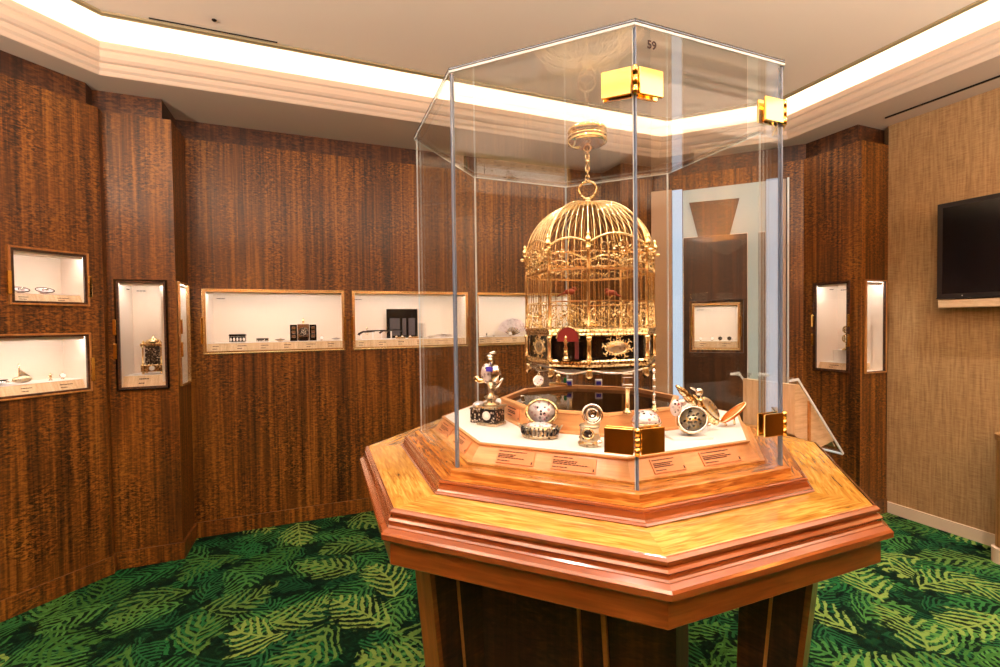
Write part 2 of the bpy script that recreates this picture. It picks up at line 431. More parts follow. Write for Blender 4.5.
# ceiling slots, sprinkler
o = MB().box(-.85, .85, -.006, .006, -.004, .004).obj('air_slot', 'black')
o.location = W(2.815, -.14, 2.7652); o.rotation_euler = (0, 0, TH - PI / 2 + .0)
tag(o, 'thin black air slot in the soffit above the beige wall', 'air slot')
o = MB().box(-.30, .30, -.0025, .0025, -.003, .003).obj('air_slot', 'black')
o.location = W(-1.29, 1.632, 2.998); o.rotation_euler = (0, 0, TH)
tag(o, 'narrow dark slot in the ceiling behind the cornice bead, upper left', 'air slot')
o = MB().lathe([(.006, 0), (.012, -.004), (.012, -.008), (.004, -.012)], 12).obj('sprinkler_head', 'dark_metal')
o.location = W(-1.28, 1.53, 3.0); tag(o, 'tiny dark sprinkler dot in the ceiling at upper left', 'sprinkler')

# downlights (unseen; most added to brighten the case and walls)
def downlight(u, v, energy, size, tgt=None, z=3.0, blend=.6):
    t = thing('unseen_downlight', 'unseen round recessed downlight in the flat ceiling', 'ceiling light', W(u, v, z), 0, 'recessed ceiling downlights')
    MB().lathe([(.035, -.001), (.05, -.006), (.052, -.001)], 20).obj('rim', 'white', t)
    ld = bpy.data.lights.new('spot', 'SPOT'); ld.energy = energy; ld.spot_size = size; ld.spot_blend = blend
    ld.color = (1, .91, .80); ld.shadow_soft_size = .035
    l = bpy.data.objects.new('lamp', ld); COL.objects.link(l)
    l.location = W(u, v, z - .02); tg = tgt if tgt is not None else W(u, v, 0)
    l.rotation_euler = (tg - l.location).to_track_quat('-Z', 'Y').to_euler()
    return t
for (u, v) in ((.38, .3), (-.38, .3), (.38, -.38), (-.38, -.38)):
    downlight(u, v, 17, 1.0, W(u * .3, v * .3, 1.1))
for (u, v, e) in ((-1.3, .1, 34), (-.2, .55, 18), (.75, .1, 16), (-1.45, -.9, 30), (1.2, -.9, 26), (-.2, -1.3, 20)):  # extra unseen spots added to lift the ambient light
    downlight(u, v, e, 2.2, blend=1)
downlight(1.6, -0.35, 16, 1.6, W(2.96, -.1, 1.0), blend=1)  # unseen spot added to brighten the beige wall
downlight(2.45, -.25, 150, 1.15, W(2.75, -.2, 0.), blend=.12)
for k, (u, v, r_) in enumerate([(-1.7, -2.2, 0), (.2, -2.2, 0), (1.9, -2.2, 0), (-2.86, -.6, -PI / 2)]):  # unseen uplights added to bounce soft fill off the ceiling
    t = thing('wall_uplight', 'half-bowl uplight added out of view to brighten the ceiling', 'added light', W(u, v, 1.95), TH + r_, 'added uplights')
    MB().lathe([(.02, -.08), (.10, -.03), (.13, 0), (.125, 0), (.09, -.025), (.02, -.07)], 24, (0, 0, 0)).obj('bowl', 'white', t)
    la = bpy.data.lights.new('uplight', 'AREA'); la.shape = 'DISK'; la.size = .16; la.energy = 120; la.color = (1, .89, .77)
    l = bpy.data.objects.new('lamp', la); COL.objects.link(l); l.parent = t; l.location = (0, 0, .01); l.rotation_euler = (PI, 0, 0)

# ------------------------------------------------------------------ wall showcases
def rot_of(i):
    a, b = Vector(PER[i]), Vector(PER[i + 1]); d = b - a
    return TH + math.atan2(d.y, d.x)
def text_rows(mb, x0, x1, z0, z1, rows, y=-.001, mat=None, seed=0):
    rr = random.Random(seed); n = rows; h = (z1 - z0) / n
    for k in range(n):
        if k == 1 or k == n - 2: continue
        zt = z1 - k * h; x = x0; xe = x1 - rr.uniform(.05, .5) * (x1 - x0)
        if k == n - 1: xe = x0 + .4 * (x1 - x0)
        while x < xe:
            wd = rr.uniform(.04, .13) * (x1 - x0); e = min(x + wd, xe)
            mb.box(x, e, y - .0008, y, zt - h * .5, zt, mat=mat); x = e + .018 * (x1 - x0)
def showcase(i, s0, s1, z0, z1, depth, label, deck=.062, hinges=(0, 1), frame='gold', fw=.009, inset=0.0, liner=True, slab=None, door=True):
    a, b = Vector(PER[i]), Vector(PER[i + 1]); d = (b - a).normalized()
    p = a + d * s0; w = s1 - s0; h = z1 - z0
    t = thing('wall_showcase', label, 'display case', W(p.x, p.y, z0), rot_of(i), 'lit showcases set into the wooden walls')
    th = .006
    if liner:
        m = MB()
        m.box(.0005, w - .0005, depth, depth + th, .0005, h - .0005).box(.0005, th, .002, depth, .0005, h - .0005).box(w - th, w - .0005, .002, depth, .0005, h - .0005)
        m.box(th, w - th, .002, depth, .0005, th).box(th, w - th, .002, depth, h - th, h - .0005)
        m.obj('lining', 'cream', t)
    if deck:
        m = MB(); y0 = .02; m.prism([(y0, th), (depth - .001, th), (depth - .001, deck), (y0 + .028, deck)], th + .001, w - th - .001, Matrix(((0, 0, 1, 0), (1, 0, 0, 0), (0, 1, 0, 0), (0, 0, 0, 1))))
        pl = m.obj('label_step', 'beige_wood', t)
        MB().box(th + .001, w - th - .001, y0 + .026, depth - .002, deck, deck + .003).obj('shelf', 'white', t)
        n = max(1, int(w / .13)); sl = Matrix.Translation((0, y0, th)) @ Matrix.Rotation(-math.atan2(.028, deck - th), 4, 'X')
        for k in range(n):
            c = (k + .5) / n * w; m = MB()
            text_rows(m, c - .035, c + .035, .012, deck - th - .012, 3, -.0005, sl, i * 31 + k)
            m.obj('label_lettering', 'ink', pl)
    if not liner:
        MB().box(.0005, .003, .003, .085, .0005, h - .0005).box(w - .003, w - .0005, .003, .085, .0005, h - .0005).box(.003, w - .003, .003, .085, .0005, .003).box(.003, w - .003, .003, .085, h - .003, h - .0005).obj('reveal', 'cream', t)
    # frame
    m = MB(); e = fw
    m.box(-e, 0, -.016, .0, -e, h + e, .002).box(w, w + e, -.016, .0, -e, h + e, .002).box(0, w, -.016, .0, -e, 0, .002).box(0, w, -.016, .0, h, h + e, .002)
    fr = m.obj('frame', frame, t)
    m = MB(); e = .011 if liner else .006
    m.box(.001, e, -.012, .004, .001, h - .001).box(w - e, w - .001, -.012, .004, .001, h - .001).box(e, w - e, -.012, .004, .001, e).box(e, w - e, -.012, .004, h - e, h - .001)
    m.obj('inner_rim', 'frieze_wood' if frame != 'gold' else 'gold', t)
    if door: MB().box(.012, w - .012, -.006, -.002, .012, h - .012).obj('glass_door', 'thin_glass', t)
    for k in hinges:
        x = -fw * 1.0 if k == 0 else w + fw * 1.0
        for zz in ((h * .28, h * .5) if h > w else (h * .15, h * .35)):
            MB().box(x - .008, x + .008, -.024, -.014, zz, zz + .09 * min(1, h / .4), .002).obj('hinge', 'brass', t)
    MB().box(.014, w - .014, .010, .024, h - .013, h - .0075).obj('lamp_strip', 'niche_lamp', t)
    MB().box(.0115, w - .0115, .006, .009, h - .026, h - .0075).obj('lamp_baffle', 'white', t)
    m = MB(); text_rows(m, .03, .03 + min(.13, w * .5), h - .05, h - .04, 1, depth - .001, None, i)
    m.obj('title_lettering', 'ink', t)
    return t
H = HOLES
c_A1 = showcase(3, *H[3][0], .24, 'small upper showcase in the left corner wall, with two shell-shaped dishes', .05, frame='edge_wood')
c_A2 = showcase(3, *H[3][1], .24, 'lower showcase in the left corner wall, cut by the left picture edge', .055, frame='edge_wood')
c_B = showcase(5, *H[5][0], .222, 'tall showcase in the left pillar front holding a gilt table clock', .07, (0,), frame='dark_metal')
c_C = showcase(6, *H[6][0], .26, 'narrow tall showcase seen edge-on in the side of the left pillar', 0, (0,), frame='gold', fw=.006, liner=False)
c_D1 = showcase(7, *H[7][0], .26, 'leftmost wide showcase of the back wall, with a black and white triptych', .06)
c_D2 = showcase(7, *H[7][1], .26, 'second wide showcase of the back wall, with pistols and a dark framed plate', .06)
c_D3 = showcase(7, *H[7][2], .26, 'back wall showcase with a painted fan, half behind the birdcage', .06)
c_F = showcase(11, *H[11][0], .22, 'small showcase seen through the glass case, set into the dark wood board at right', .06)
c_E = showcase(12, *H[12][0], .248, 'tall showcase in the right pillar holding a gilt stand and white block', .055, (0, 1), frame='frieze_wood')
c_G = showcase(13, *H[13][0], .26, 'empty bright tall showcase next to the beige wall', 0, (), frame='edge_wood', fw=.007, liner=False)
# corner showcases: open the shared side of the lining so both openings look into one box
for t, w in ((c_B, .238), (c_E, .24)):
    li = [c for c in t.children if c.name.startswith('lining')][0]
    me = li.data; bm = bmesh.new(); bm.from_mesh(me)
    kill = [f for f in bm.faces if min(v.co.x for v in f.verts) > w - .0075 and abs(f.normal.z) < .5 or (min(v.co.x for v in f.verts) > w - .0075)]
    bmesh.ops.delete(bm, geom=kill, context='FACES'); bm.to_mesh(me); bm.free()

def place(t, case_t, x, y, zz=.0):
    """stand thing t inside a showcase at its local x, y"""
    M4 = Matrix.Translation(case_t.location) @ Matrix.Rotation(case_t.rotation_euler.z, 4, 'Z')
    t.location = M4 @ Vector((x, y, zz)); t.rotation_euler.z += case_t.rotation_euler.z
    return t

# ---- small treasures (unit builders)
def open_watch(label, s=.03, face='white', lid='oxid', cat='watch', name='pocket_watch', group=None):
    t = thing(name, label, cat, group=group)
    m = MB(); m.lathe([(s * .5, 0), (s * .6, s * .12), (s * .25, s * .3), (s * .2, s * .5)], 16); m.obj('stand', 'gilt', t)
    T = Matrix.Translation((0, 0, s * 1.25)) @ Matrix.Rotation(math.radians(68), 4, 'X')
    MB().lathe([(s, -s * .15), (s * 1.05, 0), (s, s * .12)], 20, mat=T).obj('watch_case', lid, t)
    MB().lathe([(s * .85, s * .12), (s * .84, s * .16)], 20, mat=T).obj('dial', face, t)
    MB().torus((0, 0, s * 2.45), s * .22, s * .06, 'Y', 12, 5).obj('bow', 'gold', t)
    return t
def dish(label, s=.04, mat='enamel', name='porcelain_dish', cat='dish'):
    t = thing(name, label, cat)
    MB().lathe([(s * .4, 0), (s * .5, s * .1), (s * .9, s * .35), (s, s * .45), (s * .9, s * .42), (s * .3, s * .15), (.001, s * .13)], 18, sy=.7).obj('bowl', mat, t)
    MB().ball((s * .1, 0, s * .5), (s * .3, s * .2, s * .22)).obj('lid_knob', 'silver', t)
    MB().torus((0, 0, s * .44), s * .96, s * .05, n=18, sz=.7).obj('rim', 'dark_metal', t)
    return t
def figurine(label, s=.05, mat='gilt', name='gilt_figurine', cat='figurine'):
    t = thing(name, label, cat)
    MB().lathe([(s * .35, 0), (s * .35, s * .12), (s * .2, s * .2), (s * .2, s * .3)], 14).obj('base', 'oxid', t)
    MB().lathe([(s * .1, s * .3), (s * .22, s * .5), (s * .2, s * .8), (s * .14, s * 1.0), (s * .18, s * 1.15), (s * .06, s * 1.3)], 12).ball((0, 0, s * 1.42), s * .12).obj('body', mat, t)
    MB().tube([(-s * .2, 0, s * 1.1), (-s * .36, -s * .1, s * .9), (-s * .2, -s * .2, s * .8)], s * .05).tube([(s * .2, 0, s * 1.1), (s * .4, 0, s * 1.3)], s * .05).obj('arm', mat, t)
    return t
def casket(label, w, d, h, mat='black', trim='silver', name='small_casket', cat='box'):
    t = thing(name, label, cat)
    MB().box(-w / 2, w / 2, -d / 2, d / 2, .004, h * .7, .002).obj('box_body', mat, t)
    MB().box(-w / 2 - .002, w / 2 + .002, -d / 2 - .002, d / 2 + .002, h * .72, h, .003).obj('lid', mat, t)
    m = MB()
    for k in range(5): m.ball((-w * .4 + w * .2 * k, -d / 2 - .001, h * .36), (w * .07, .003, h * .22), 8, 6)
    m.obj('mount', trim, t)
    m = MB()
    for x in (-1, 1):
        for y in (-1, 1): m.ball((x * (w / 2 - .005), y * (d / 2 - .005), .003), .003, 6, 4)
    m.obj('foot', trim, t)
    return t
def pistol(label, L=.15):
    t = thing('antique_pistol', label, 'pistol')
    MB().tube([(-L * .1, 0, L * .22), (L * .6, 0, L * .24)], [L * .035, L * .022], 8).obj('barrel', 'dark_metal', t)
    MB().tube([(-L * .42, 0, .012), (-L * .40, 0, L * .12), (-L * .25, 0, L * .2), (L * .2, 0, L * .2)], [L * .06, L * .045, L * .04, L * .03], 8).obj('stock', 'core_wood', t)
    MB().torus((-L * .1, 0, L * .13), L * .045, L * .01, 'Y', 12, 5).obj('trigger_guard', 'gold', t)
    MB().tube([(-L * .12, 0, L * .25), (-L * .1, 0, L * .33), (-L * .05, 0, L * .34)], L * .015).obj('hammer', 'gold', t)
    MB().box(L * .1, L * .16, -.006, .006, -.03, L * .18, .001).box(-L * .36, -L * .30, -.006, .006, -.03, .014, .001).obj('prop', 'white', t)
    return t
def table_clock(label, w=.1, h=.2):
    t = thing('gilt_table_clock', label, 'clock')
    d = w * .7
    MB().box(-w / 2, w / 2, -d / 2, d / 2, h * .07, h * .25, .003).obj('plinth', 'gilt', t)
    for x in (-1, 1):
        for y in (-1, 1):
            MB().lathe([(w * .05, h * .25), (w * .07, h * .28), (w * .045, h * .3), (w * .045, h * .68), (w * .07, h * .72)], 10, (x * w * .4, y * d * .38, 0)).obj('column', 'gold', t)
            MB().ball((x * w * .4, y * d * .38, h * .035), h * .035).obj('foot', 'gold', t)
    MB().box(-w * .32, w * .32, -d * .3, d * .3, h * .25, h * .72).obj('clock_case', 'enamel_dark', t)
    MB().box(-w * .5, w * .5, -d * .5, d * .5, h * .72, h * .8, .003).obj('cornice', 'gilt', t)
    MB().lathe([(w * .4, h * .8), (w * .3, h * .88), (w * .1, h * .93), (w * .06, h * .96), (w * .02, h)], 12).obj('dome', 'gilt', t)
    Tm = Matrix.Translation((0, -d * .51, h * .16)) @ Matrix.Rotation(PI / 2, 4, 'X')
    MB().lathe([(w * .12, 0), (w * .12, .003), (w * .1, .004)], 16, mat=Tm).obj('dial', 'white', t)
    m = MB()
    for k in range(4): m.ball((-w * .36 + w * .24 * k, -d * .42, h * .83), (w * .05, w * .05, h * .04), 8, 6)
    m.obj('finial', 'gold', t)
    return t

# showcase contents -------------------------------------------------
d_ = place(dish('white shell dish at the left of the small upper left showcase', .036), c_A1, .075, .11, .060); d_.rotation_euler.x = .55
d_ = place(dish('white shell dish at the right of the small upper left showcase', .04, 'enamel'), c_A1, .17, .11, .061); d_.rotation_euler.x = .55
w0 = .295
t = thing('silver_sauceboat', 'dark and silver boat-shaped piece at the left picture edge, lower left showcase', 'dish')
MB().ball((0, 0, .014), (.06, .025, .013), 16, 8).obj('hull', 'silver', t); MB().box(-.05, .05, -.012, .012, .024, .028, .001).obj('blade', 'black', t)
place(t, c_A2, .27, .09, .0585)
t = thing('silver_ship', 'silver ornament with a thin mast on the lower left showcase shelf', 'ornament')
MB().ball((0, 0, .02), (.04, .02, .018), 14, 8).obj('hull', 'oxid', t)
MB().tube([(-.012, 0, .03), (-.012, 0, .1)], .003).obj('mast', 'gilt', t)
MB().prism([(-.01, .03), (.03, .035), (-.006, .07)], -.002, .002, Matrix(((1, 0, 0, 0), (0, 0, 1, 0), (0, 1, 0, 0), (0, 0, 0, 1)))).obj('sail', 'oxid', t)
place(t, c_A2, .38, .1, .0585)
place(figurine('small gilt figurine in the lower left showcase, middle of the shelf', .026), c_A2, .50, .12, .0585)
place(open_watch('gilt watch standing at the right end of the lower left showcase', .015), c_A2, .565, .15, .0585)
t = table_clock('gilt architectural table clock inside the left pillar showcase', .115, .235); place(t, c_B, .142, .10, .0735)
X1 = lambda px: (px - 203) / 140 * .878
place(casket('black and white casket at the left end of the triptych showcase', .10, .05, .058, 'black', 'white'), c_D1, X1(231), .13, .0635)
place(casket('low black box second from left in the triptych showcase', .075, .04, .026, 'black', 'silver'), c_D1, X1(256), .12, .0635)
place(dish('small pale bowl between the black box and the triptych', .034, 'oxid', 'white_bowl'), c_D1, X1(274), .12, .0635)
t = thing('black_triptych', 'black and white winged triptych clock in the leftmost back wall showcase', 'triptych')
MB().box(-.09, -.042, -.012, .006, 0, .12, .002).box(.042, .09, -.012, .006, 0, .12, .002).obj('wing', 'black', t)
m = MB()
for x in (-.066, .066):
    for zz in (.025, .055, .085): m.box(x - .013, x + .013, -.015, -.012, zz, zz + .02, .001)
m.obj('wing_panel', 'silver', t)
MB().box(-.04, .04, 0, .03, 0, .125, .003).obj('center_panel', 'silver', t)
MB().lathe([(.034, 0), (.034, .012), (.022, .016)], 18, mat=Matrix.Translation((0, 0, .065)) @ Matrix.Rotation(PI / 2, 4, 'X')).obj('dial', 'enamel_dark', t)
MB().box(-.03, .03, -.02, 0, 0, .03, .002).obj('plinth', 'black', t)
MB().lathe([(.005, .125), (.008, .14), (.002, .17)], 8, (0, .015, 0)).obj('finial', 'gold', t)
place(t, c_D1, X1(299), .13, .0635)
place(open_watch('small silver watch just right of the triptych', .016, 'white', 'silver'), c_D1, X1(319), .12, .0635)
place(dish('covered silver sugar bowl in the triptych showcase', .03, 'silver', 'silver_bowl'), c_D1, X1(335), .12, .0635)
t = thing('white_shell', 'white open scallop shape at the right end of the triptych showcase', 'ornament')
MB().ball((0, 0, .03), (.025, .008, .03), 12, 8, mat=Matrix.Rotation(.5, 4, 'Y')).obj('shell', 'white', t)
MB().ball((.012, -.005, .012), (.018, .012, .012)).obj('foot', 'gold', t)
place(t, c_D1, X1(333) + .1, .12, .0635)
X2 = lambda px: (px - 353) / 114 * .878
place(pistol('long dark pistol at the left end of the pistol showcase', .19), c_D2, X2(369), .10, .085)
place(pistol('second dark pistol, partly in front of the dark framed plate', .16), c_D2, X2(388), .12, .095)
t = thing('framed_plate', 'large dark framed plate standing in the pistol showcase', 'picture')
MB().box(-.125, .125, 0, .012, 0, .235, .002).obj('plate', 'black', t)
m = MB(); m.box(-.1, -.02, -.002, 0, .02, .16).box(.0, .03, -.002, 0, .02, .16).box(.05, .1, -.002, 0, .02, .16); m.obj('inner_panel', m_plain('grey_panel', srgb(70, 66, 70), .3), t)
place(t, c_D2, X2(404), .2, .066)
for k, (px, lb) in enumerate([(396, 'white watch standing left in front of the dark framed plate'), (402, 'white watch standing at the middle of the dark framed plate'), (410, 'white watch standing right in front of the dark framed plate')]):
    place(open_watch(lb, .010, 'white', 'gold'), c_D2, X2(px), .12, .0635)
place(figurine('dark and white little figure at the right side of the framed plate', .04, 'enamel'), c_D2, X2(422), .14, .0635)
for px, w_, lb in ((399, .075, 'left gilt bar label lying in the pistol showcase'), (412, .08, 'right gilt bar label lying in the pistol showcase')):
    o = MB().box(-w_ / 2, w_ / 2, -.01, .01, 0, .014, .002).obj('gilt_bar', 'gold'); tag(o, lb, 'label'); place(o, c_D2, X2(px), .07, .0635)
for px, w_, lb in ((430, .02, 'tiny dark stud at the right part of the pistol showcase'), (442, .05, 'low white dish at the right part of the pistol showcase')):
    place(dish(lb, w_, 'white' if w_ > .03 else 'oxid'), c_D2, X2(px), .1, .0635)
X3 = lambda px: (px - 477) / 94 * .868
t = thing('painted_fan', 'open painted fan standing in the showcase left of the birdcage', 'fan')
for k in range(11):
    a = math.radians(20 + 14 * k); T = Matrix.Rotation(-(a - PI / 2), 4, 'Y')
    MB().box(-.0035, .0035, k * .0008, k * .0008 + .001, .0, .07, mat=T).obj('stick', 'gold' if k % 2 else 'black', t)
m = MB()
pts = [(math.cos(math.radians(18 + 12 * k)), math.sin(math.radians(18 + 12 * k))) for k in range(13)]
for k, (a, b) in enumerate(zip(pts, pts[1:])):
    y0, y1 = (.012, .016) if k % 2 else (.016, .012)
    for dy in (0, .001):
        m.face([(a[0] * .07, y0 + dy, a[1] * .07), (b[0] * .07, y1 + dy, b[1] * .07), (b[0] * .15, y1 + dy, b[1] * .15), (a[0] * .15, y0 + dy, a[1] * .15)])
m.obj('leaf', 'enamel', t)
place(t, c_D3, X3(519), .16, .07)
place(figurine('small dark figure at the left end of the fan showcase', .03, 'enamel_dark'), c_D3, X3(480), .1, .0635)
place(figurine('small dark figure beside a white one, left of the fan', .022, 'dark_metal'), c_D3, X3(490), .1, .0635)
place(figurine('small white figure left of the fan', .026, 'white'), c_D3, X3(497), .1, .0635)
place(open_watch('watch at the foot of the fan', .018), c_D3, X3(512), .07, .0635)
for k, (x, lb) in enumerate([(.06, 'small white cup at left in the dark board showcase'), (.15, 'silver watch at middle in the dark board showcase'), (.21, 'black pocket watch right of middle in the dark board showcase'), (.28, 'dark ring-shaped watch at right in the dark board showcase')]):
    place(open_watch(lb, .016, 'white' if k < 2 else 'black', 'silver' if k < 2 else 'dark_metal'), c_F, x, .1, .0635)
o = MB().box(-.075, .075, -.06, .06, 0, .09, .003).obj('display_block', 'white'); tag(o, 'white plinth block inside the right pillar showcase', 'block'); place(o, c_E, .155, .14, .0585)
t = thing('gilt_armillary_stand', 'tall gilt double-globe stand in the right pillar showcase', 'ornament')
MB().lathe([(.03, 0), (.03, .01), (.008, .02), (.008, .05)], 14).obj('base', 'gilt', t)
MB().torus((0, 0, .085), .03, .004, 'Y').torus((0, 0, .085), .03, .004, 'X').obj('lower_ring', 'gilt', t)
MB().torus((0, 0, .15), .026, .004, 'Y').torus((0, 0, .15), .026, .004, 'X').obj('upper_ring', 'gilt', t)
MB().lathe([(.004, .118), (.008, .122), (.004, .126)], 8).ball((0, 0, .15), .012).ball((0, 0, .085), .014).obj('globe', 'oxid', t)
MB().tube([(0, 0, .178), (0, 0, .2)], .003).obj('pin', 'gold', t)
place(t, c_E, .17, .09, .0585 + .09)
t.location.z = c_E.location.z + .0585 + .0905

# ------------------------------------------------------------------ pale glass screen with dark wood board on the right corner wall
rz = rot_of(11); a = Vector(PER[11 + 1])
scr = thing('glass_wall_panel', 'tall pale backlit glass panel behind the glass case at right, dark wood board on it', 'wall panel', W(a.x - .02, a.y - .02, 0), rz)
def strip(x0, x1, y0, y1, z0, z1): return MB().box(x0, x1, y0, y1, z0, z1)
N0, N1, NZ0, NZ1 = -(.822 - .03) , -(.476 - .03), 1.165, 1.538
def framed(x0, x1, y0, y1, z0, z1, g=.028):
    m = MB(); hx0, hx1, hz0, hz1 = N0 - g, N1 + g, NZ0 - g, NZ1 + g
    if x0 < hx0: m.box(x0, hx0, y0, y1, z0, z1)
    if x1 > hx1: m.box(hx1, x1, y0, y1, z0, z1)
    m.box(hx0, hx1, y0, y1, z0, hz0).box(hx0, hx1, y0, y1, hz1, z1); return m
strip(-1.12, -.955, -.02, -.008, .1, 2.51).obj('tan_side_panel', 'tan_panel', scr)
strip(-.95, -.872, -.03, -.008, .1, 2.5).obj('light_tube', 'tube', scr)
framed(-.866, -.30, -.016, -.006, .1, 2.49).obj('pale_panel', 'pale_glass', scr)
strip(-.295, -.125, -.02, -.008, .1, 2.49).obj('grey_side_panel', m_plain('warm_grey_panel', srgb(196, 180, 172), .25), scr)
strip(-.121, -.108, -.05, -.008, .1, 2.49).obj('frame_edge', 'plate_edge', scr)
b = framed(-.862, -.392, -.036, -.018, .1, 2.09).obj('wood_board', 'board_wood', scr)
m = MB(); m.prism([(-.752, 2.092), (-.515, 2.092), (-.446, 2.375), (-.818, 2.38)], .018, .036, Matrix(((1, 0, 0, 0), (0, 0, -1, 0), (0, 1, 0, 0), (0, 0, 0, 1))))
m.obj('flared_crest', 'board_wood', scr)
for x0, x1, z0, z1 in ((-.868, -.862, .1, 2.095), (-.392, -.386, .1, 2.095), (-.862, -.752, 2.09, 2.096), (-.515, -.386, 2.09, 2.096)):
    MB().box(x0, x1, -.034, -.02, z0, z1).obj('white_edge', 'white', scr)

# ------------------------------------------------------------------ television, ledge, cabinet on the beige wall
rzR = TH - PI / 2
tvt = thing('wall_television', 'black flat television on the beige wall at the right picture edge', 'television', W(3.0, .462, 1.52), rzR)
MB().box(0, 1.05, -.1, -.002, .0, .605, .004).obj('housing', 'tvf', tvt)
MB().box(.03, 1.02, -.103, -.1, .03, .575).obj('screen', 'tv', tvt)
MB().box(.0, 1.05, -.104, -.098, .0, .006).obj('lower_bezel', 'tvf', tvt)
MB().ball((.13, -.106, .016), .003, 8, 6).obj('indicator_dot', 'white', tvt)
o = MB().box(0, 1.04, -.1, -.002, 0, .05, .003).obj('wall_ledge', 'beige_wood'); o.location = W(3.0, .455, 1.462); o.rotation_euler = (0, 0, rzR)
tag(o, 'beige ledge box on the wall directly under the television', 'ledge')
cb = thing('low_cabinet', 'low beige-brown cabinet with rounded corner at the right picture edge', 'cabinet', W(2.98, .135, 0), rzR)
def rpoly(x0, x1, y0, y1, r, n=6):
    pts = [(x1, y1), (x0, y1)]
    pts += [(x0 + r - r * math.cos(PI / 2 * k / n), y0 + r - r * math.sin(PI / 2 * k / n)) for k in range(n + 1)]
    pts += [(x1, y0)]; return pts
MB().prism(rpoly(0, .9, -.22, 0, .05), .09, .70).obj('body', 'tan_wood', cb)
MB().prism(rpoly(-.012, .9, -.235, 0, .055), 0, .085).obj('plinth', 'white_base', cb)
MB().prism(rpoly(-.006, .9, -.228, 0, .052), .703, .735).obj('countertop', 'tan_wood', cb)
MB().box(.06, .47, -.226, -.221, .12, .68, .001).obj('door', 'tan_wood', cb)
MB().box(.475, .88, -.226, -.221, .12, .68, .001).obj('door', 'tan_wood', cb)

# ------------------------------------------------------------------ octagonal table
A0 = .1726
def ov(k, r, z=0.0): a = A0 + k * PI / 4; return Vector((math.sin(a) * r, -math.cos(a) * r, z))
def octring(prof, name, mat, parent, cap0=False, cap1=False):
    m = MB(); acc = [0]
    for (r0, z0), (r1, z1) in zip(prof, prof[1:]): acc.append(acc[-1] + math.hypot((r1 - r0) * .924, z1 - z0))
    for k in range(8):
        for i in range(len(prof) - 1):
            (r0, z0), (r1, z1) = prof[i], prof[i + 1]
            h0, h1 = r0 * .3827, r1 * .3827; o = k * 3.1
            if abs(r0) < 1e-6: m.face([ov(k, 0, z0), ov(k, r1, z1), ov(k + 1, r1, z1)], [(o, acc[i]), (o - h1, acc[i + 1]), (o + h1, acc[i + 1])]); continue
            if abs(r1) < 1e-6: m.face([ov(k, r0, z0), ov(k + 1, r0, z0), ov(k, 0, z1)], [(o - h0, acc[i]), (o + h0, acc[i]), (o, acc[i + 1])]); continue
            m.face([ov(k, r0, z0), ov(k + 1, r0, z0), ov(k + 1, r1, z1), ov(k, r1, z1)], [(o - h0, acc[i]), (o + h0, acc[i]), (o + h1, acc[i + 1]), (o - h1, acc[i + 1])])
    bmesh.ops.remove_doubles(m.bm, verts=m.bm.verts, dist=1e-5)
    return m.obj(name, mat, parent)
tb = thing('octagonal_display_table', 'large octagonal wooden display table carrying the glass case and birdcage', 'display table')
octring([(0, .975), (.60, .975), (.715, .975), (.72, 1.0035), (.716, 1.0065), (0, 1.0065)], 'tabletop', 'top_wood', tb)
octring([(.7205, 1.0065), (.724, 1.0055), (.7295, 1.0010), (.7295, .9955), (.7245, .993), (.7245, .9905), (.7305, .9885), (.7345, .9840), (.7325, .9805), (.7315, .977), (.733, .973), (.7365, .9700), (.7370, .9685), (.748, .9635), (.7515, .9590), (.7515, .948), (.745, .943), (.72, .943), (.70, .97)], 'edge_moulding', 'mould_wood', tb)
octring([(.736, .9425), (.732, .936), (.731, .934), (.731, .889), (.728, .886), (.69, .886), (.69, .94)], 'apron', 'apron_wood', tb)
octring([(.612, 1.0068), (.6145, 1.0095), (.611, 1.0125), (.607, 1.013), (.604, 1.017), (.601, 1.024), (.6, 1.0275), (.5985, 1.0285), (.601, 1.031), (.600, 1.0345), (.596, 1.0358), (.59, 1.0358), (.59, 1.01)], 'step_moulding', 'mould_wood', tb)
octring([(.59, 1.0355), (.566, 1.0355), (.566, 1.052), (.56, 1.0543), (.0, 1.0543)], 'step_top', 'step_wood', tb)
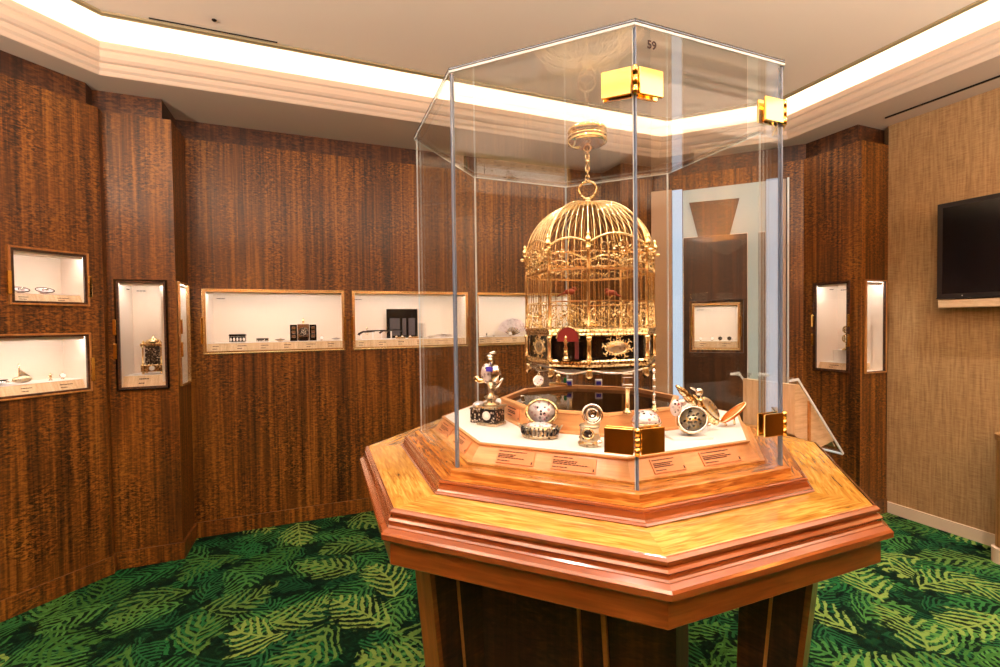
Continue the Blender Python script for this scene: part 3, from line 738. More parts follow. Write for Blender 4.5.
# core
c1 = .405
core = [(-c1 * 1, 0), (0, -c1), (c1, 0), (0, c1)]
def uvp(u, v): w_ = W(u, v); return (w_.x, w_.y)
MB().prism([uvp(-c1, 0), uvp(0, -c1 * .95), uvp(c1, 0), uvp(0, c1)], .0, .886).obj('core', 'core_wood', tb)
nn = Vector((math.sin(-.22), -math.cos(-.22), 0)); tt_ = Vector((math.cos(-.22), math.sin(-.22), 0))
for (s0, s1) in ((.018, .052), (.078, .122)):
    m = MB(); wd = .006 if s0 < .05 else .012
    m.prism([(s0, .885), (s0 + wd, .885), (s1 + wd, .03), (s1, .03)], -.008, .014, Matrix.Translation(nn * .281) @ Matrix((( tt_.x, 0, nn.x, 0), (tt_.y, 0, nn.y, 0), (0, 1, 0, 0), (0, 0, 0, 1))))
    m.obj('inlay_strip', 'edge_wood', tb)
for k in (-1, 1, 3, 5):
    d = ov(k, 1); s = Vector((-d.y, d.x, 0))
    Mx = Matrix(((d.x, 0, s.x, 0), (d.y, 0, s.y, 0), (0, 1, 0, 0), (0, 0, 0, 1)))
    ro = .655 if k == -1 else .625
    m = MB(); m.prism([(ro - .16, .886), (ro - .012, .886), (ro - .1, .0), (ro - .19, .0)], -.02, .02, Mx)
    lg = m.obj('leg', 'core_wood', tb)
    m = MB(); m.prism([(ro - .012, .886), (ro, .886), (ro - .088, .0), (ro - .1, .0)], -.03, .03, Mx)
    m.obj('leg_edge', 'apron_wood', lg)
    m = MB(); m.prism([(ro - .085, .886), (ro - .078, .886), (ro - .15, .0), (ro - .157, .0)], -.023, .023, Mx)
    m.obj('leg_inlay', 'edge_wood', lg)

# ------------------------------------------------------------------ stepped platform inside the case
pf = thing('octagonal_platform', 'white-topped octagonal platform with peach label rail inside the glass case', 'display platform')
octring([(.505, 1.0546), (.502, 1.060), (.474, 1.094), (.478, 1.097), (.478, 1.1005), (.47, 1.1005)], 'label_rail', 'rail_wood', pf)
octring([(.47, 1.1012), (.0, 1.1012)], 'white_deck', 'white', pf)
octring([(.512, 1.0546), (.512, 1.059), (.50, 1.0595)], 'rail_bead', 'edge_wood', pf)
octring([(.30, 1.1015), (.30, 1.106), (.288, 1.108), (.284, 1.152), (.288, 1.155), (.286, 1.160), (.268, 1.160), (.266, 1.1015)], 'riser_ring', 'rail_wood', pf)
octring([(.265, 1.148), (0, 1.148)], 'mirror_plate', 'mirror', pf)
def placard(k, s0, s1, label_seed, r0=.5017, z0=1.061, r1=.4755, z1=1.092, rows=7, num=True):
    a, b = ov(k, r0, z0), ov(k + 1, r0, z0); a1 = ov(k, r1, z1); b1 = ov(k + 1, r1, z1)
    mid0, mid1 = (a + b) / 2, (a1 + b1) / 2
    ex = (b - a).normalized(); ey = (mid1 - mid0).normalized(); ez = ex.cross(ey).normalized(); L = (b - a).length; hh = (mid1 - mid0).length
    Mx = Matrix(((ex.x, -ez.x, ey.x, a.x), (ex.y, -ez.y, ey.y, a.y), (ex.z, -ez.z, ey.z, a.z), (0, 0, 0, 1)))
    # the foot vertex a is at the rail's wider base; shift so that x runs along the middle
    x0, x1 = s0 * L, s1 * L
    p = MB().box(x0, x1, -.003, .001, .003, hh - .003, .0, Mx).obj('placard', 'paper', pf)
    m = MB(); text_rows(m, x0 + .004, x1 - .012, .006, hh - .006, rows, -.003, Mx, label_seed)
    m.obj('placard_lettering', 'ink', p)
    if num:
        m = MB(); m.box(x1 - .006, x1 - .003, -.004, -.003, .006, .012, mat=Mx); m.obj('placard_number', 'ink', p)
placard(-1, .17, .42, 1); placard(-1, .53, .80, 2)
placard(0, .17, .40, 3); placard(0, .54, .84, 4)
placard(-2, .55, .85, 5); placard(-2, .12, .40, 6); placard(-3, .5, .8, 7)
placard(-2, .3, .7, 8, .2875, 1.110, .2855, 1.150, 6)

# ------------------------------------------------------------------ glass case
gc = thing('octagonal_glass_case', 'tall octagonal glass case with brass hinges standing on the table', 'glass case')
RG, ZB, ZT = .55, 1.0545, 1.9905
for k in range(8):
    a, b = ov(k, RG), ov(k + 1, RG); ex = (b - a).normalized(); L = (b - a).length
    nrm = Vector((ex.y, -ex.x, 0)); 
    if nrm.dot(a) < 0: nrm = -nrm
    Mx = Matrix(((ex.x, nrm.x, 0, a.x), (ex.y, nrm.y, 0, a.y), (0, 0, 1, 0), (0, 0, 0, 1)))
    p = MB().box(.005, L - .005, -.010, 0, ZB, ZT, mat=Mx).obj('glass_pane', 'glass', gc)
    for vtx, e0, e1 in ((k, .0, 1), (k + 1, L, -1)):
        big = vtx in (0, 1, 7); w0, w1, y0, y1 = (.0018, .0048, -.0098, -.0002) if big else (.0034, .0048, -.006, -.002)
        a_, b_ = sorted((e0 + e1 * w0, e0 + e1 * w1))
        MB().box(a_, b_, y0, y1, ZB, ZT, mat=Mx).obj('polished_edge', 'slate_edge' if big else 'plate_edge', p)
    if k == 0:
        cu = bpy.data.curves.new('t', 'FONT'); cu.body = '59'; cu.size = .023; cu.extrude = .0004; cu.offset = .0005
        to = bpy.data.objects.new('t', cu); COL.objects.link(to)
        dg = bpy.context.evaluated_depsgraph_get(); me = bpy.data.meshes.new_from_object(to.evaluated_get(dg))
        COL.objects.unlink(to); bpy.data.objects.remove(to)
        me.materials.clear(); me.materials.append(M['ink'])
        n59 = bpy.data.objects.new('case_number', me); COL.objects.link(n59); n59.parent = p
        n59.matrix_local = Mx @ Matrix.Translation((.030, .0012, 1.952)) @ Matrix.Rotation(PI / 2, 4, 'X')
octring([(0, 1.991), (.5515, 1.991), (.5515, 2.003), (0, 2.003)], 'top_glass', 'roof_glass', gc)
octring([(.5518, 1.9905), (.5535, 1.9905), (.5535, 1.9955), (.5518, 1.9955)], 'top_edge', 'plate_edge', gc)
ocTE = octring([(.5518, 1.9960), (.5535, 1.9960), (.5535, 1.9985), (.5518, 1.9985)], 'top_edge_line', 'dark_edge', gc)
octring([(.5518, 1.9985), (.5532, 1.9985), (.5532, 2.0005), (.5518, 2.0005)], 'top_edge', 'slate_edge', gc)
octring([(.5518, 2.0006), (.5535, 2.0006), (.5535, 2.003), (.5518, 2.003)], 'top_edge_line', 'dark_edge', gc)
def hinge_at(k, z, sides=(0, 1)):
    v = ov(k, RG + .001, z); m = MB()
    root = bpy.data.objects.new('hinge', None); COL.objects.link(root); root.parent = gc; root.location = v
    for sd in sides:
        q = ov(k + (1 if sd else -1), RG); a = ov(k, RG); ex = (q - a).normalized(); nrm = Vector((ex.y, -ex.x, 0))
        if nrm.dot(a) < 0: nrm = -nrm
        Mx = Matrix(((ex.x, nrm.x, 0, 0), (ex.y, nrm.y, 0, 0), (0, 0, 1, 0), (0, 0, 0, 1)))
        MB().box(.007, .066, .0005, .006, -.027, .027, .0015, Mx).obj('hinge_plate', 'brass', root)
        MB().box(.007, .066, -.017, -.0115, -.027, .027, .0015, Mx).obj('hinge_plate', 'brass', root)
    for zz in (-.02, .0, .02):
        MB().lathe([(.0055, zz - .0085), (.0055, zz + .0085)], 10, (v.normalized().x * .004, v.normalized().y * .004, 0)).obj('knuckle', 'brass', root)
for k in (0, 1):
    for z in (1.882, 1.155): hinge_at(k, z)

# brass rosette, chain and ring hang the cage from the top glass
rs = thing('brass_ceiling_rosette', 'round brass plate under the glass top from which the chain hangs', 'ceiling plate', (0, 0, 1.9905))
MB().lathe([(.0, .030), (.05, .028), (.060, .022), (.062, .014), (.060, .0128), (0, .0128)], 40).obj('upper_plate', 'brass', rs)
MB().lathe([(.062, -.001), (.063, -.006), (.060, -.009), (.060, -.012), (.063, -.015), (.062, -.02), (.05, -.022), (.0, -.024)], 40).obj('plate', 'brass', rs)
MB().torus((0, 0, -.036), .011, .003, 'Y', 14, 6).obj('hook', 'brass', rs)
ch = thing('gilt_hanging_chain', 'short gilt chain between the brass plate and the birdcage ring', 'chain', (0, 0, 1.948))
z = -.006
for i in range(6):
    MB().torus((0, 0, z), .0095, .0027, 'Y' if i % 2 else 'X', 14, 6, sx=.6, sz=1.15).obj('link', 'gilt', ch); z -= .0155
    if i == 1: MB().ball((0, 0, z), (.008, .008, .011), 10, 8).obj('bead', 'gilt', ch); z -= .006

# ------------------------------------------------------------------ birdcage
cg = thing('gilt_birdcage_clock', 'large domed gilt birdcage hanging inside the octagonal glass case', 'birdcage', (.0, .0, 0), 0.0)
VA = [math.radians(a) for a in (0, 56, 90, 146, 180, 236, 270, 326)]
RC = .200
def cp(a, r=RC, z=0.0): return Vector((math.sin(a) * r, -math.cos(a) * r, z))
def cring(prof, name, mat, parent=None):
    m = MB()
    for i in range(8):
        a, b = VA[i], VA[(i + 1) % 8]
        for (r0, z0), (r1, z1) in zip(prof, prof[1:]):
            if r1 < 1e-6: m.face([cp(a, r0, z0), cp(b, r0, z0), Vector((0, 0, z1))]); continue
            if r0 < 1e-6: m.face([Vector((0, 0, z0)), cp(b, r1, z1), cp(a, r1, z1)]); continue
            m.face([cp(a, r0, z0), cp(b, r0, z0), cp(b, r1, z1), cp(a, r1, z1)])
    bmesh.ops.remove_doubles(m.bm, verts=m.bm.verts, dist=1e-5)
    return m.obj(name, mat, parent if parent is not None else cg)
cring([(0, 1.262), (.165, 1.262), (.17, 1.266), (.19, 1.268), (.203, 1.273), (.205, 1.279), (.199, 1.283), (.203, 1.288), (.200, 1.292), (.0, 1.292)], 'base_moulding', 'gilt')
cring([(.190, 1.292), (.190, 1.360)], 'base_drum', 'black')
cring([(0, 1.360), (.198, 1.360), (.204, 1.364), (.202, 1.369), (.206, 1.374), (.204, 1.380), (.196, 1.383), (0, 1.383)], 'cornice', 'gilt')
cring([(.198, 1.458), (.201, 1.458), (.201, 1.462), (.198, 1.462), (.198, 1.458)], 'middle_band', 'gold')
cring([(.198, 1.548), (.2025, 1.548), (.2025, 1.555), (.198, 1.555), (.198, 1.548)], 'upper_band', 'gold')
# posts
for i, a in enumerate(VA):
    c = cp(a, RC)
    ps = MB().lathe([(.0075, 1.383), (.0085, 1.388), (.0055, 1.394), (.0048, 1.45), (.0045, 1.54), (.0065, 1.548), (.005, 1.556), (.005, 1.612), (.008, 1.618)], 10, c).obj('post', 'gold', cg)
    MB().lathe([(.006, 1.292), (.009, 1.294), (.0085, 1.300), (.0065, 1.304), (.0065, 1.348), (.009, 1.352), (.009, 1.360)], 10, c).obj('base_column', 'gold', cg)
    MB().lathe([(.006, 1.618), (.009, 1.624), (.0085, 1.634), (.004, 1.640), (.006, 1.645), (.002, 1.654)], 10, cp(a, RC + .004)).ball(cp(a, RC + .013, 1.606), (.008, .008, .006), 8, 6).obj('finial', 'gold', ps)
    MB().lathe([(.004, 1.236), (.009, 1.243), (.011, 1.252), (.007, 1.260), (.011, 1.266)], 10, cp(a, RC - .004)).obj('foot', 'gold', cg)
# bars + dome
def oct_r(a):
    a = a % (2 * PI)
    for i in range(8):
        a0, a1 = VA[i], VA[(i + 1) % 8]
        if a1 < a0: a1 += 2 * PI
        if a0 <= a <= a1:
            h = (a1 - a0) / 2; return RC * math.cos(h) / math.cos(a - (a0 + h))
    return RC
for i in range(8):
    a0, a1 = VA[i], VA[(i + 1) % 8] + (2 * PI if i == 7 else 0)
    wide = (a1 - a0) > .8; n = 9 if wide else 6
    A, B = cp(a0), cp(a1)
    for k in range(1, n):
        P = A.lerp(B, k / n); a = math.atan2(P.x, -P.y); r0 = P.length - .001
        pts = [Vector((P.x, P.y, 1.383)), Vector((P.x, P.y, 1.50)), Vector((P.x, P.y, 1.60))]
        for q in range(1, 15):
            f = q / 14 * PI / 2 * .985
            rr = (r0 * (1 - .3 * q / 14) + .195 * .3 * q / 14) * math.cos(f) ** .88; pts.append(cp(a, rr, 1.605 + .172 * math.sin(f)))
        MB().tube(pts, .0013, 5).obj('cage_bar', 'gold', cg)
    # ridge rib above each post
    pts = [cp(a0, .2, 1.61)]
    for q in range(1, 17):
        f = q / 16 * PI / 2 * .985; pts.append(cp(a0, .2 * math.cos(f) ** .88, 1.605 + .176 * math.sin(f)))
    MB().tube(pts, .0024, 6).obj('dome_rib', 'gold', cg)
    # arch moulding
    m = MB(); npt = 17; hgt = .034 if wide else .022
    pts = []
    for q in range(npt):
        s = q / (npt - 1); P = A.lerp(B, s); zz = 1.618 + hgt * math.sin(PI * s) ** .8
        a = math.atan2(P.x, -P.y); lim = .2 * math.cos(math.asin(min(1, max(0, (zz - 1.605) / .176))))
        rr = min(P.length + .003, lim + .006) if zz > 1.63 else P.length + .003
        pts.append(cp(a, rr, zz))
    m.tube(pts, .0034, 6).obj('arch', 'gold', cg)
    # filigree: scrolls upper and lower
    ex = (B - A).normalized(); L = (B - A).length; nrm = Vector((ex.y, -ex.x, 0))
    if nrm.dot(A) < 0: nrm = -nrm
    def scroll(m, cx, cz, r, hand, rt=.0015, turns=1.4, ph=0.0):
        pts = []
        for q in range(15):
            f = q / 14; an = ph + hand * f * turns * 2 * PI; rad = r * (1 - .8 * f)
            pts.append(A + ex * (cx + rad * math.cos(an)) + nrm * .003 + Vector((0, 0, cz + rad * math.sin(an))))
        m.tube(pts, [rt * (1 - .3 * f / 14) for f in range(15)], 5)
    m = MB(); cols = 6 if wide else 4; dx = L / cols
    for cidx in range(cols):
        for row in range(3):
            cx = dx * (cidx + .5); cz = 1.397 + row * .0235
            scroll(m, cx, cz, dx * .52, 1 if (cidx + row) % 2 else -1, .0014, 1.15, PI / 2 * ((cidx + row) % 4))
        m.ball(A + ex * dx * (cidx + .5) + nrm * .004 + Vector((0, 0, 1.42 + .012 * (cidx % 2))), .0035, 6, 5)
    if wide:
        for q in range(5):
            an = q / 4 * PI; m.ball(A + ex * (L / 2 + .02 * math.cos(an)) + nrm * .004 + Vector((0, 0, 1.395 + .03 * math.sin(an))), .006, 7, 5)
    m.obj('lower_filigree', 'gilt', cg)
    m = MB(); cols = 6 if wide else 4; dx = L / cols
    for cidx in range(cols):
        s = (cidx + .5) / cols; top = 1.612 + hgt * math.sin(PI * s) - .002; nr = 3 if wide else 2
        for row in range(nr):
            cz = 1.567 + (top - 1.567) * row / nr
            scroll(m, dx * (cidx + .5), cz, dx * .5, 1 if (cidx + row) % 2 else -1, .0014, 1.15, PI * ((cidx * 3 + row) % 5) / 2.5)
    if wide:
        for q in range(9):
            an = q / 9 * 2 * PI; m.ball(A + ex * (L / 2 + .016 * math.cos(an)) + nrm * .005 + Vector((0, 0, 1.60 + .014 * math.sin(an))), .0055, 7, 5)
    m.tube([A + ex * (L * q / 12) + nrm * .003 + Vector((0, 0, 1.566 + .012 * abs(math.sin(q / 12 * PI * 2)))) for q in range(13)], .0018, 5)
    m.obj('upper_filigree', 'gilt', cg)
    # base panels
    mid = (A + B) / 2; midr = .190 / RC
    Mx = Matrix(((ex.x, nrm.x, 0, mid.x * midr), (ex.y, nrm.y, 0, mid.y * midr), (0, 0, 1, 1.326), (0, 0, 0, 1)))
    Rx = Mx @ Matrix.Rotation(-PI / 2, 4, 'X')
    if i == 7:      # doorway face
        m = MB(); pts = [(-.034, -.034)] + [(-.034 * math.cos(PI * q / 10), .028 + .034 * math.sin(PI * q / 10)) for q in range(11)] + [(.034, -.034)]
        Rp = Mx @ Matrix(((1, 0, 0, 0), (0, 0, 1, 0), (0, 1, 0, 0), (0, 0, 0, 1)))
        m.prism(pts, .006, .016, Rp); dr = m.obj('door_niche', 'black', cg)
        m = MB(); pts = [(-.031, .020)] + [(-.031 * math.cos(PI * q / 10), .028 + .031 * math.sin(PI * q / 10)) for q in range(11)] + [(.031, .020)]
        m.prism(pts, .017, .019, Rp); m.obj('red_arch_hood', 'red', dr)
        m = MB(); m.tube([Mx @ Vector((-.034 * math.cos(PI * q / 10), .018, .028 + .034 * math.sin(PI * q / 10))) for q in range(11)], .0025, 6); m.obj('arch_rim', 'gilt', dr)
        MB().prism([(.020, -.03), (.031, -.03), (.031, .02), (.020, .02)], .017, .018, Rp).obj('red_curtain', m_plain('dark_red_velvet', srgb(90, 14, 16), .6), dr)
        st = MB().lathe([(.010, -.034), (.010, -.026), (.007, -.024), (.007, -.014), (.009, -.012)], 10, mat=Mx @ Matrix.Translation((-.002, .03, 0))).obj('statuette_plinth', 'gilt', cg)
        MB().lathe([(.005, -.012), (.007, .0), (.004, .010), (.0065, .020), (.003, .026), (.0045, .031), (.001, .037)], 10, mat=Mx @ Matrix.Translation((-.002, .03, 0))).obj('statuette', 'gold', st)
    else:
        w_ = .066 if wide else .028; hh = .029
        m = MB()
        for q in range(16):
            an = 2 * PI * q / 16; x, zz = w_ * .62 * math.cos(an), hh * .85 * math.sin(an)
            pts = []
            for u_ in range(9):
                f = u_ / 8; a2 = an + (1 if q % 2 else -1) * f * 5; rr = .010 * (1 - .75 * f) * (1 if wide else .7)
                pts.append(Mx @ Vector((x + rr * math.cos(a2), .004, zz + rr * math.sin(a2))))
            m.tube(pts, .0016, 5)
        m.torus((0, .004, 0), 1, .0022, 'Y', 24, 6, sx=w_ * .48, sz=hh * .62, mat=Mx)
        m.ball((0, .004, hh * 1.05), (.006, .003, .006), 8, 6, mat=Mx)
        ct = m.obj('cartouche', 'gold', cg)
        MB().ball((0, .003, 0), (w_ * .46, .005, hh * .6), 18, 8, mat=Mx).obj('enamel_medallion', 'oxid' if wide else 'white', ct)
cap = MB().lathe([(.034, 1.766), (.03, 1.774), (.012, 1.781), (.009, 1.79), (.012, 1.794)], 20).obj('dome_cap', 'gold', cg)
MB().torus((0, 0, 1.822), .027, .0042, 'Y', 28, 8).obj('suspension_ring', 'gilt', cap)
cring([(.196, 1.598), (.2, 1.598), (.2, 1.602), (.196, 1.602), (.196, 1.598)], 'dome_ring', 'gold')
m = MB()
for i in range(8):
    A, B = cp(VA[i], .196), cp(VA[(i + 1) % 8], .196)
    m.tube([A.lerp(B, s / 10) + Vector((0, 0, 1.264 - .012 * math.sin(PI * s / 10))) for s in range(11)], .004, 6)
m.obj('lower_swag', 'silver', cg)
MB().lathe([(.0, 1.235), (.05, 1.238), (.12, 1.246), (.16, 1.262), (.0, 1.262)], 40).obj('underside_dial', 'white', cg)
MB().lathe([(.010, 1.292), (.014, 1.30), (.006, 1.31), (.006, 1.36), (.02, 1.383)], 12).obj('inner_pillar', 'gilt', cg)
pr = MB().lathe([(.02, 1.384), (.035, 1.39), (.035, 1.40), (.01, 1.41), (.008, 1.43)], 16).obj('fountain', 'gilt', cg)
for (x, y, zz, rot) in ((-.06, .02, 1.50, .4), (.07, -.02, 1.49, 2.4)):
    b_ = MB().ball((x, y, zz), (.018, .010, .010), 10, 8, ).ball((x + .016 * math.cos(rot), y + .016 * math.sin(rot), zz + .009), .008, 8, 6).tube([(x - .01 * math.cos(rot), y, zz), (x - .045 * math.cos(rot), y, zz - .014)], [.005, .002], 6).obj('singing_bird', m_plain('red_brown_feathers', srgb(150, 60, 30), .7), cg)
    MB().tube([(x, y - .08, zz - .012), (x, y + .08, zz - .012)], .002, 6).obj('perch', 'gold', cg)

# ------------------------------------------------------------------ treasures on the white deck
ZD = 1.1014
def face_cam(x, y): return math.atan2(x, -(y + 1.511)) * -1
# automaton with pedestal
t = thing('automaton_statuette', 'tall silver-gilt statuette on a square pedestal at the left of the deck', 'statuette', (-.285, -.180, ZD), -.35)
for s_ in ((-.034, .034, -.03, .03, .0, .008), (-.03, .03, -.026, .026, .008, .050), (-.036, .036, -.032, .032, .050, .057)):
    MB().box(*s_, .002).obj('pedestal', 'enamel_dark' if s_[4] == .008 else 'oxid', t)
MB().lathe([(.013, 0), (.013, .004), (.0, .005)], 16, mat=Matrix.Translation((0, -.026, .03)) @ Matrix.Rotation(PI / 2, 4, 'X')).obj('dial', 'white', t)
MB().box(-.07, -.036, -.012, .045, 0, .040, .004).box(-.072, -.034, -.015, .048, .040, .046, .003).obj('side_block', 'enamel_dark', t)
MB().ball((-.053, .015, .052), (.018, .026, .010), 12, 6).obj('side_lid', 'enamel', t)
MB().lathe([(.024, .057), (.026, .062), (.012, .068), (.018, .078), (.022, .082), (.010, .088), (.008, .098), (.012, .125)], 16).obj('urn_stem', 'oxid', t)
MB().ball((-.014, 0, .150), (.018, .016, .030), 14, 10).obj('twin_egg', 'enamel', t)
MB().ball((.016, 0, .150), (.017, .016, .028), 14, 10).obj('twin_egg', 'silver', t)
MB().box(-.006, .014, -.018, -.012, .158, .172, .001).obj('blue_jewel', 'blue', t)
MB().tube([(-.01, 0, .13), (-.035, -.008, .128), (-.052, -.01, .135)], [.006, .008, .003], 8).ball((-.044, -.01, .134), (.012, .006, .009), 8, 6).obj('gilt_wing', 'gold', t)
MB().tube([(.006, 0, .105), (.03, -.01, .118), (.05, -.014, .14)], [.008, .006, .004], 8).obj('arm', 'silver', t)
MB().tube([(.0, 0, .175), (.002, 0, .188), (-.004, 0, .198)], [.006, .006, .008], 8).ball((-.004, 0, .200), (.012, .008, .007), 10, 6).tube([(-.02, 0, .206), (.016, 0, .214)], [.002, .005], 6).obj('bird_head', 'silver', t)

t = thing('oval_enamel_box', 'open oval enamel box with ribbed base, second from left on the deck', 'box', (-.128, -.312, ZD), -.15)
MB().lathe([(.044, 0), (.049, .004), (.046, .008), (.042, .010), (.047, .022), (.044, .030), (.03, .03)], 28, sy=.72).obj('bowl', 'oxid', t)
m = MB()
for k in range(26):
    a = 2 * PI * k / 26; m.tube([(.047 * math.cos(a), .034 * math.sin(a), .010), (.050 * math.cos(a), .037 * math.sin(a), .020), (.046 * math.cos(a), .033 * math.sin(a), .030)], .0026, 5)
m.obj('fluting', 'enamel_dark', t)
Tm = Matrix.Translation((.0, .020, .062)) @ Matrix.Rotation(math.radians(72), 4, 'X')
MB().lathe([(.040, -.006), (.046, 0), (.043, .004), (.038, .001), (.0, -.002)], 28, sy=.78, mat=Tm).obj('lid', 'gilt', t)
MB().lathe([(.037, .002), (.0, .004)], 28, sy=.78, mat=Tm).obj('lid_painting', 'enamel', t)
MB().ball((0, 0, .03), (.036, .024, .008), 16, 6).obj('contents', 'enamel', t)
for x in (-1, 1): MB().tube([(x * .046, 0, .026), (x * .06, -.002, .034), (x * .052, -.004, .022)], .003, 6).obj('side_handle', 'oxid', t)
MB().box(-.034, -.024, .028, .034, .095, .113, .001, Matrix.Rotation(-.25, 4, 'Y')).obj('hinged_key', 'silver', t)

t = thing('round_enamel_pot', 'small round pot with open ringed lid, third from left on the deck', 'pot', (.0, -.372, ZD), 0.0)
MB().lathe([(.027, 0), (.029, .006), (.024, .010), (.024, .014), (.027, .018), (.024, .022), (.022, .040), (.026, .046), (.024, .050), (.0, .050)], 24).obj('body', 'oxid', t)
MB().lathe([(.011, .0), (.011, .004), (.0, .006)], 16, mat=Matrix.Translation((-.004, -.024, .033)) @ Matrix.Rotation(PI / 2, 4, 'X')).obj('dial', 'enamel_dark', t)
MB().torus((-.004, -.027, .033), .012, .0025, 'Y', 18, 6).obj('dial_rim', 'gold', t)
Tm = Matrix.Translation((.007, .012, .072)) @ Matrix.Rotation(math.radians(75), 4, 'X')
MB().lathe([(.022, -.008), (.026, -.002), (.026, .002), (.022, .001), (.0, -.003)], 26, mat=Tm).obj('lid', 'silver', t)
for r_, mt in ((.019, 'enamel_dark'), (.013, 'silver'), (.007, 'enamel_dark')): MB().torus((0, 0, .001), r_, .0018, 'Z', 20, 5, mat=Tm).obj('lid_ring', mt, t)
MB().ball((.022, -.014, .009), .009, 12, 8).obj('side_knob', 'silver', t)

t = thing('enamel_egg', 'round pink and black enamel egg behind the lower front hinge', 'egg', (.142, -.290, ZD), .1)
MB().lathe([(.02, 0), (.022, .004), (.012, .010), (.014, .016)], 18).obj('stand', 'gilt', t)
MB().ball((0, 0, .042), (.036, .034, .031), 24, 14).obj('shell', 'enamel', t)
MB().torus((0, 0, .042), .0365, .002, 'Z', 28, 6).obj('girdle', 'gilt', t)

t = thing('gilt_mirror_watch', 'oval gilt mirror watch on a small stand at the right of the deck', 'watch', (.250, -.262, ZD), .30)
MB().box(-.056, .05, -.03, .03, .0, .006, .001).obj('white_plinth', 'white', t)
MB().tube([(-.016, .0, .006), (-.012, .006, .03)], .0035, 6).tube([(.002, .0, .006), (.0, .006, .03)], .0035, 6).obj('stand', 'silver', t)
Tm = Matrix.Translation((.008, -.004, .045)) @ Matrix.Rotation(-.5, 4, 'Y') @ Matrix.Rotation(math.radians(62), 4, 'X')
MB().lathe([(.036, -.012), (.041, -.004), (.040, .003), (.035, .005), (.0, .004)], 28, sy=.84, mat=Tm).obj('case_back', 'gilt', t)
MB().lathe([(.034, .0052), (.0, .008)], 28, sy=.84, mat=Tm).obj('pierced_cover', 'oxid', t)
m = MB()
for k in range(14):
    a = k * 2.4; r_ = .006 + .0018 * k; m.ball((r_ * math.cos(a), r_ * .84 * math.sin(a), .0065), (.0048, .0032, .002), 7, 5, mat=Tm)
m.obj('cover_relief', 'black', t)
MB().torus((0, 0, .006), 1, .0028, 'Z', 28, 6, sx=.037, sz=.031, mat=Tm).obj('bezel', 'silver', t)
MB().ball((-.030, .008, .075), (.016, .010, .022), 12, 8).ball((-.012, .012, .088), (.012, .01, .010), 10, 6).obj('floral_crown', 'enamel', t)
MB().tube([(-.028, .01, .132), (-.008, .016, .116), (.018, .022, .094), (.036, .03, .072)], [.003, .010, .011, .004], 8).obj('gilt_leaf_blade', 'gilt', t)

t = thing('gilt_scent_flask', 'open leaf-shaped gilt flask leaning at the right end of the deck', 'flask', (.318, -.175, ZD + .002), .5)
MB().tube([(.0, 0, .0), (.004, 0, .02)], .004, 6).obj('support', 'silver', t)
Tm = Matrix.Translation((.0, .0, .048)) @ Matrix.Rotation(-.72, 4, 'Y') 
MB().ball((0, 0, 0), (.019, .011, .050), 16, 10, mat=Tm).obj('shell', 'gilt', t)
MB().ball((.010, -.008, .008), (.014, .008, .040), 16, 10, mat=Tm).obj('inner_shell', 'oxid', t)
MB().tube([Tm @ Vector((0, 0, .04)), Tm @ Vector((-.004, 0, .07))], [.004, .002], 6).obj('stopper', 'gold', t)
MB().ball((-.03, .0, .105), (.012, .008, .010), 10, 8).tube([(-.036, 0, .108), (-.06, 0, .118)], [.004, .002], 6).tube([(-.028, 0, .1), (-.018, 0, .075)], .003, 6).obj('silver_spray', 'silver', t)

t = thing('amber_leaf_tray', 'orange leaf-shaped enamel tray at the right corner of the deck', 'tray', (.398, -.115, ZD + .003), .3)
Tm = Matrix.Translation((.0, 0, .034)) @ Matrix.Rotation(-.62, 4, 'Y')
MB().ball((0, 0, 0), (.045, .017, .011), 16, 8, mat=Tm).obj('leaf', 'orange', t)
MB().torus((0, 0, .003), 1, .002, 'Z', 24, 6, sx=.046, sz=.018, mat=Tm).obj('leaf_rim', 'gold', t)
MB().tube([(-.03, 0, .012), (-.02, 0, .0)], .003, 6).tube([(0, 0, .03), (.004, 0, .001)], .003, 6).obj('foot', 'gold', t)

# on the inner riser
def on_riser(t, x, y, z=1.1603): t.location = (x, y, z); return t
for (x, y, col, lb) in ((-.075, .252, 'blue', 'tiny violet and white enamel box on the riser, left of centre'), (.035, .262, 'blue', 'tiny violet and white enamel box on the riser, right of centre')):
    t = thing('violet_enamel_box', lb, 'box', (x, y, 1.1603))
    MB().box(-.013, .013, -.01, .01, 0, .024, .002).obj('box_body', 'white', t); MB().box(-.009, .009, -.012, -.009, .004, .018, .001).obj('front_panel', col, t)
t = open_watch('round ring-framed white medallion at the back left of the riser', .020, 'enamel', 'silver', 'medallion', 'silver_medallion'); on_riser(t, -.185, .20)
t = thing('gilt_inkstand', 'small yellow gilt and green stand at the back of the riser', 'stand', (-.115, .247, 1.1603))
MB().box(-.035, .035, -.008, .008, 0, .012, .002).obj('tray', 'gold', t)
MB().lathe([(.008, .012), (.014, .02), (.006, .03), (.012, .038), (.004, .046)], 12).obj('urn', 'gold', t)
MB().box(.02, .032, -.006, .006, .012, .03, .002).obj('green_block', 'greenb', t)
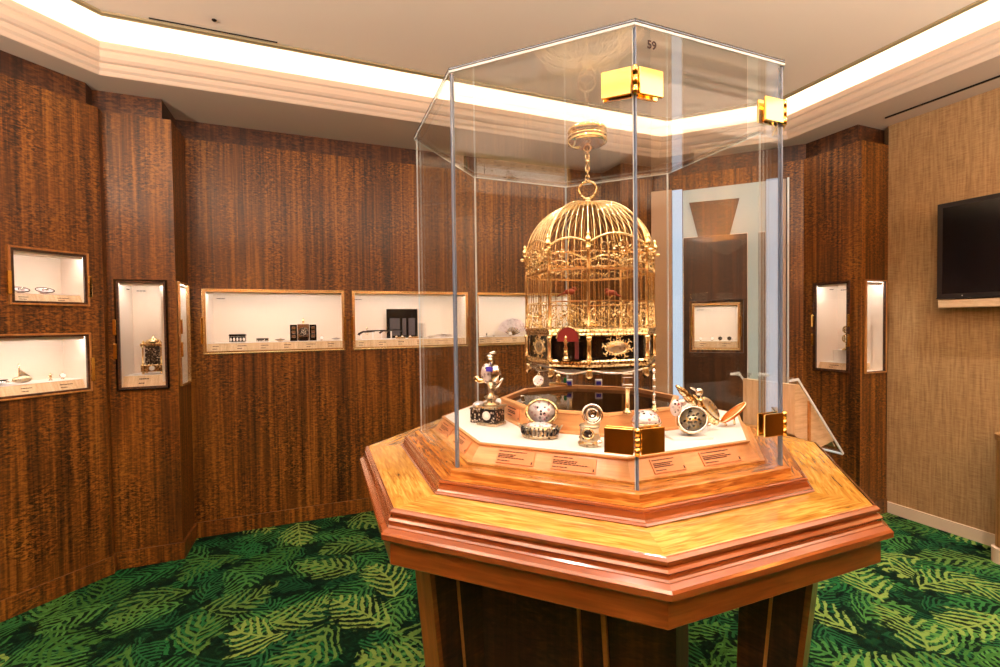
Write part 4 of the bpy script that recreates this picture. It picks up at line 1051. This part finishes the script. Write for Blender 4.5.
for (x, y, h_, lb) in ((.098, -.262, .105, 'gilt column with square capital standing on the riser below the cage'), (.17, -.226, .115, 'slim beaded gilt column at the right below the cage')):
    t = thing('gilt_column', lb, 'column', (x, y, 1.1603))
    MB().lathe([(.012, 0), (.012, .004), (.006, .008), (.005, .016)], 12).obj('base', 'gilt', t)
    if h_ < .11:
        MB().lathe([(.0065, .016), (.006, h_ * .6), (.008, h_ * .65)], 12).obj('shaft', 'gold', t)
        MB().box(-.013, .013, -.013, .013, h_ * .65, h_ * .73, .001).box(-.009, .009, -.009, .009, h_ * .73, h_ * .9).box(-.014, .014, -.014, .014, h_ * .9, h_, .001).obj('capital', 'silver', t)
    else:
        m = MB(); m.tube([(0, 0, .014), (0, 0, h_)], .002, 6)
        for k in range(5): m.ball((0, 0, .022 + k * .021), (.006, .006, .005), 8, 6)
        m.obj('beaded_shaft', 'silver', t)

# ------------------------------------------------------------------ sloping label desk on the far side of the table
ld = thing('sloping_label_desk', 'small sloping label desk fixed to the right rear edge of the table', 'lectern', W(.0, .0, 0), TH)
Rp = Matrix(((1, 0, 0, 0), (0, 0, 1, 0), (0, 1, 0, 0), (0, 0, 0, 1)))   # prism in x,z extruded along y
MB().prism([(.69, 1.0075), (.69, 1.178), (.712, 1.178), (.895, .968), (.76, .940)], -.19, .015, Rp).obj('desk_body', 'beige_wood', ld)
MB().prism([(.752, .93), (.762, .93), (.762, 1.11), (.752, 1.12)], -.196, -.1905, Rp).obj('end_batten', 'edge_wood', ld)
sh = MB().prism([(.645, 1.2), (.69, 1.203), (.925, .922), (.919, .917), (.688, 1.194), (.645, 1.192)], -.2, .03, Rp).obj('acrylic_sheet', 'glass', ld)
m = MB()
for y in (-.2035, .0305): m.prism([(.645, 1.2), (.69, 1.203), (.925, .922), (.919, .917), (.688, 1.194), (.645, 1.192)], y, y + .003, Rp)
m.prism([(.919, .917), (.925, .922), (.927, .919), (.921, .914)], -.2, .03, Rp)
m.obj('sheet_edge', 'plate_edge', sh)
MB().prism([(.715, 1.168), (.717, 1.170), (.905, .945), (.903, .943)], -.185, .015, Rp).obj('label_card', m_plain('cream_card', srgb(226, 206, 180), .7), ld)

# ------------------------------------------------------------------ camera
f_px, pitch, roll, yaw, D = 461.7, .0222, -.0125, -.19, 1.5113
def ray(px, py):
    u, w_ = px - 500, py - 333.5; c, s = math.cos(roll), math.sin(roll)
    u, w_ = u * c + w_ * s, -u * s + w_ * c
    d = Vector((u / f_px, 1, -w_ / f_px)); c, s = math.cos(pitch), math.sin(pitch)
    y, z = d[1] * c + d[2] * s, -d[1] * s + d[2] * c; x = d[0]
    c, s = math.cos(yaw), math.sin(yaw)
    return Vector((x * c + y * s, -x * s + y * c, z))
fw = ray(500, 333.5).normalized(); rt = (ray(600, 333.5) - ray(500, 333.5)).normalized(); up = rt.cross(fw)
cam = bpy.data.cameras.new('camera'); cam.sensor_width = 36; cam.lens = 36 * f_px / 1000; cam.clip_start = .02
co = bpy.data.objects.new('camera', cam); COL.objects.link(co)
co.matrix_world = Matrix(((rt.x, up.x, -fw.x, 0), (rt.y, up.y, -fw.y, -D), (rt.z, up.z, -fw.z, 1.4), (0, 0, 0, 1)))
sc.camera = co
wd = bpy.data.worlds.new('world'); sc.world = wd; wd.use_nodes = True
wd.node_tree.nodes['Background'].inputs[0].default_value = (.05, .04, .03, 1)
wd.node_tree.nodes['Background'].inputs[1].default_value = 1.0
sc.view_settings.view_transform = 'Standard'; sc.view_settings.look = 'None'; sc.view_settings.gamma = 1
sc.view_settings.use_curve_mapping = False; sc.view_settings.exposure = 0.55
cy = sc.cycles
cy.max_bounces = 12; cy.diffuse_bounces = 4; cy.glossy_bounces = 5; cy.transparent_max_bounces = 40; cy.transmission_bounces = 6
cy.sample_clamp_indirect = 6; cy.use_denoising = True; cy.caustics_reflective = False; cy.caustics_refractive = False
try: cy.denoiser = 'OPENIMAGEDENOISE'
except Exception: pass
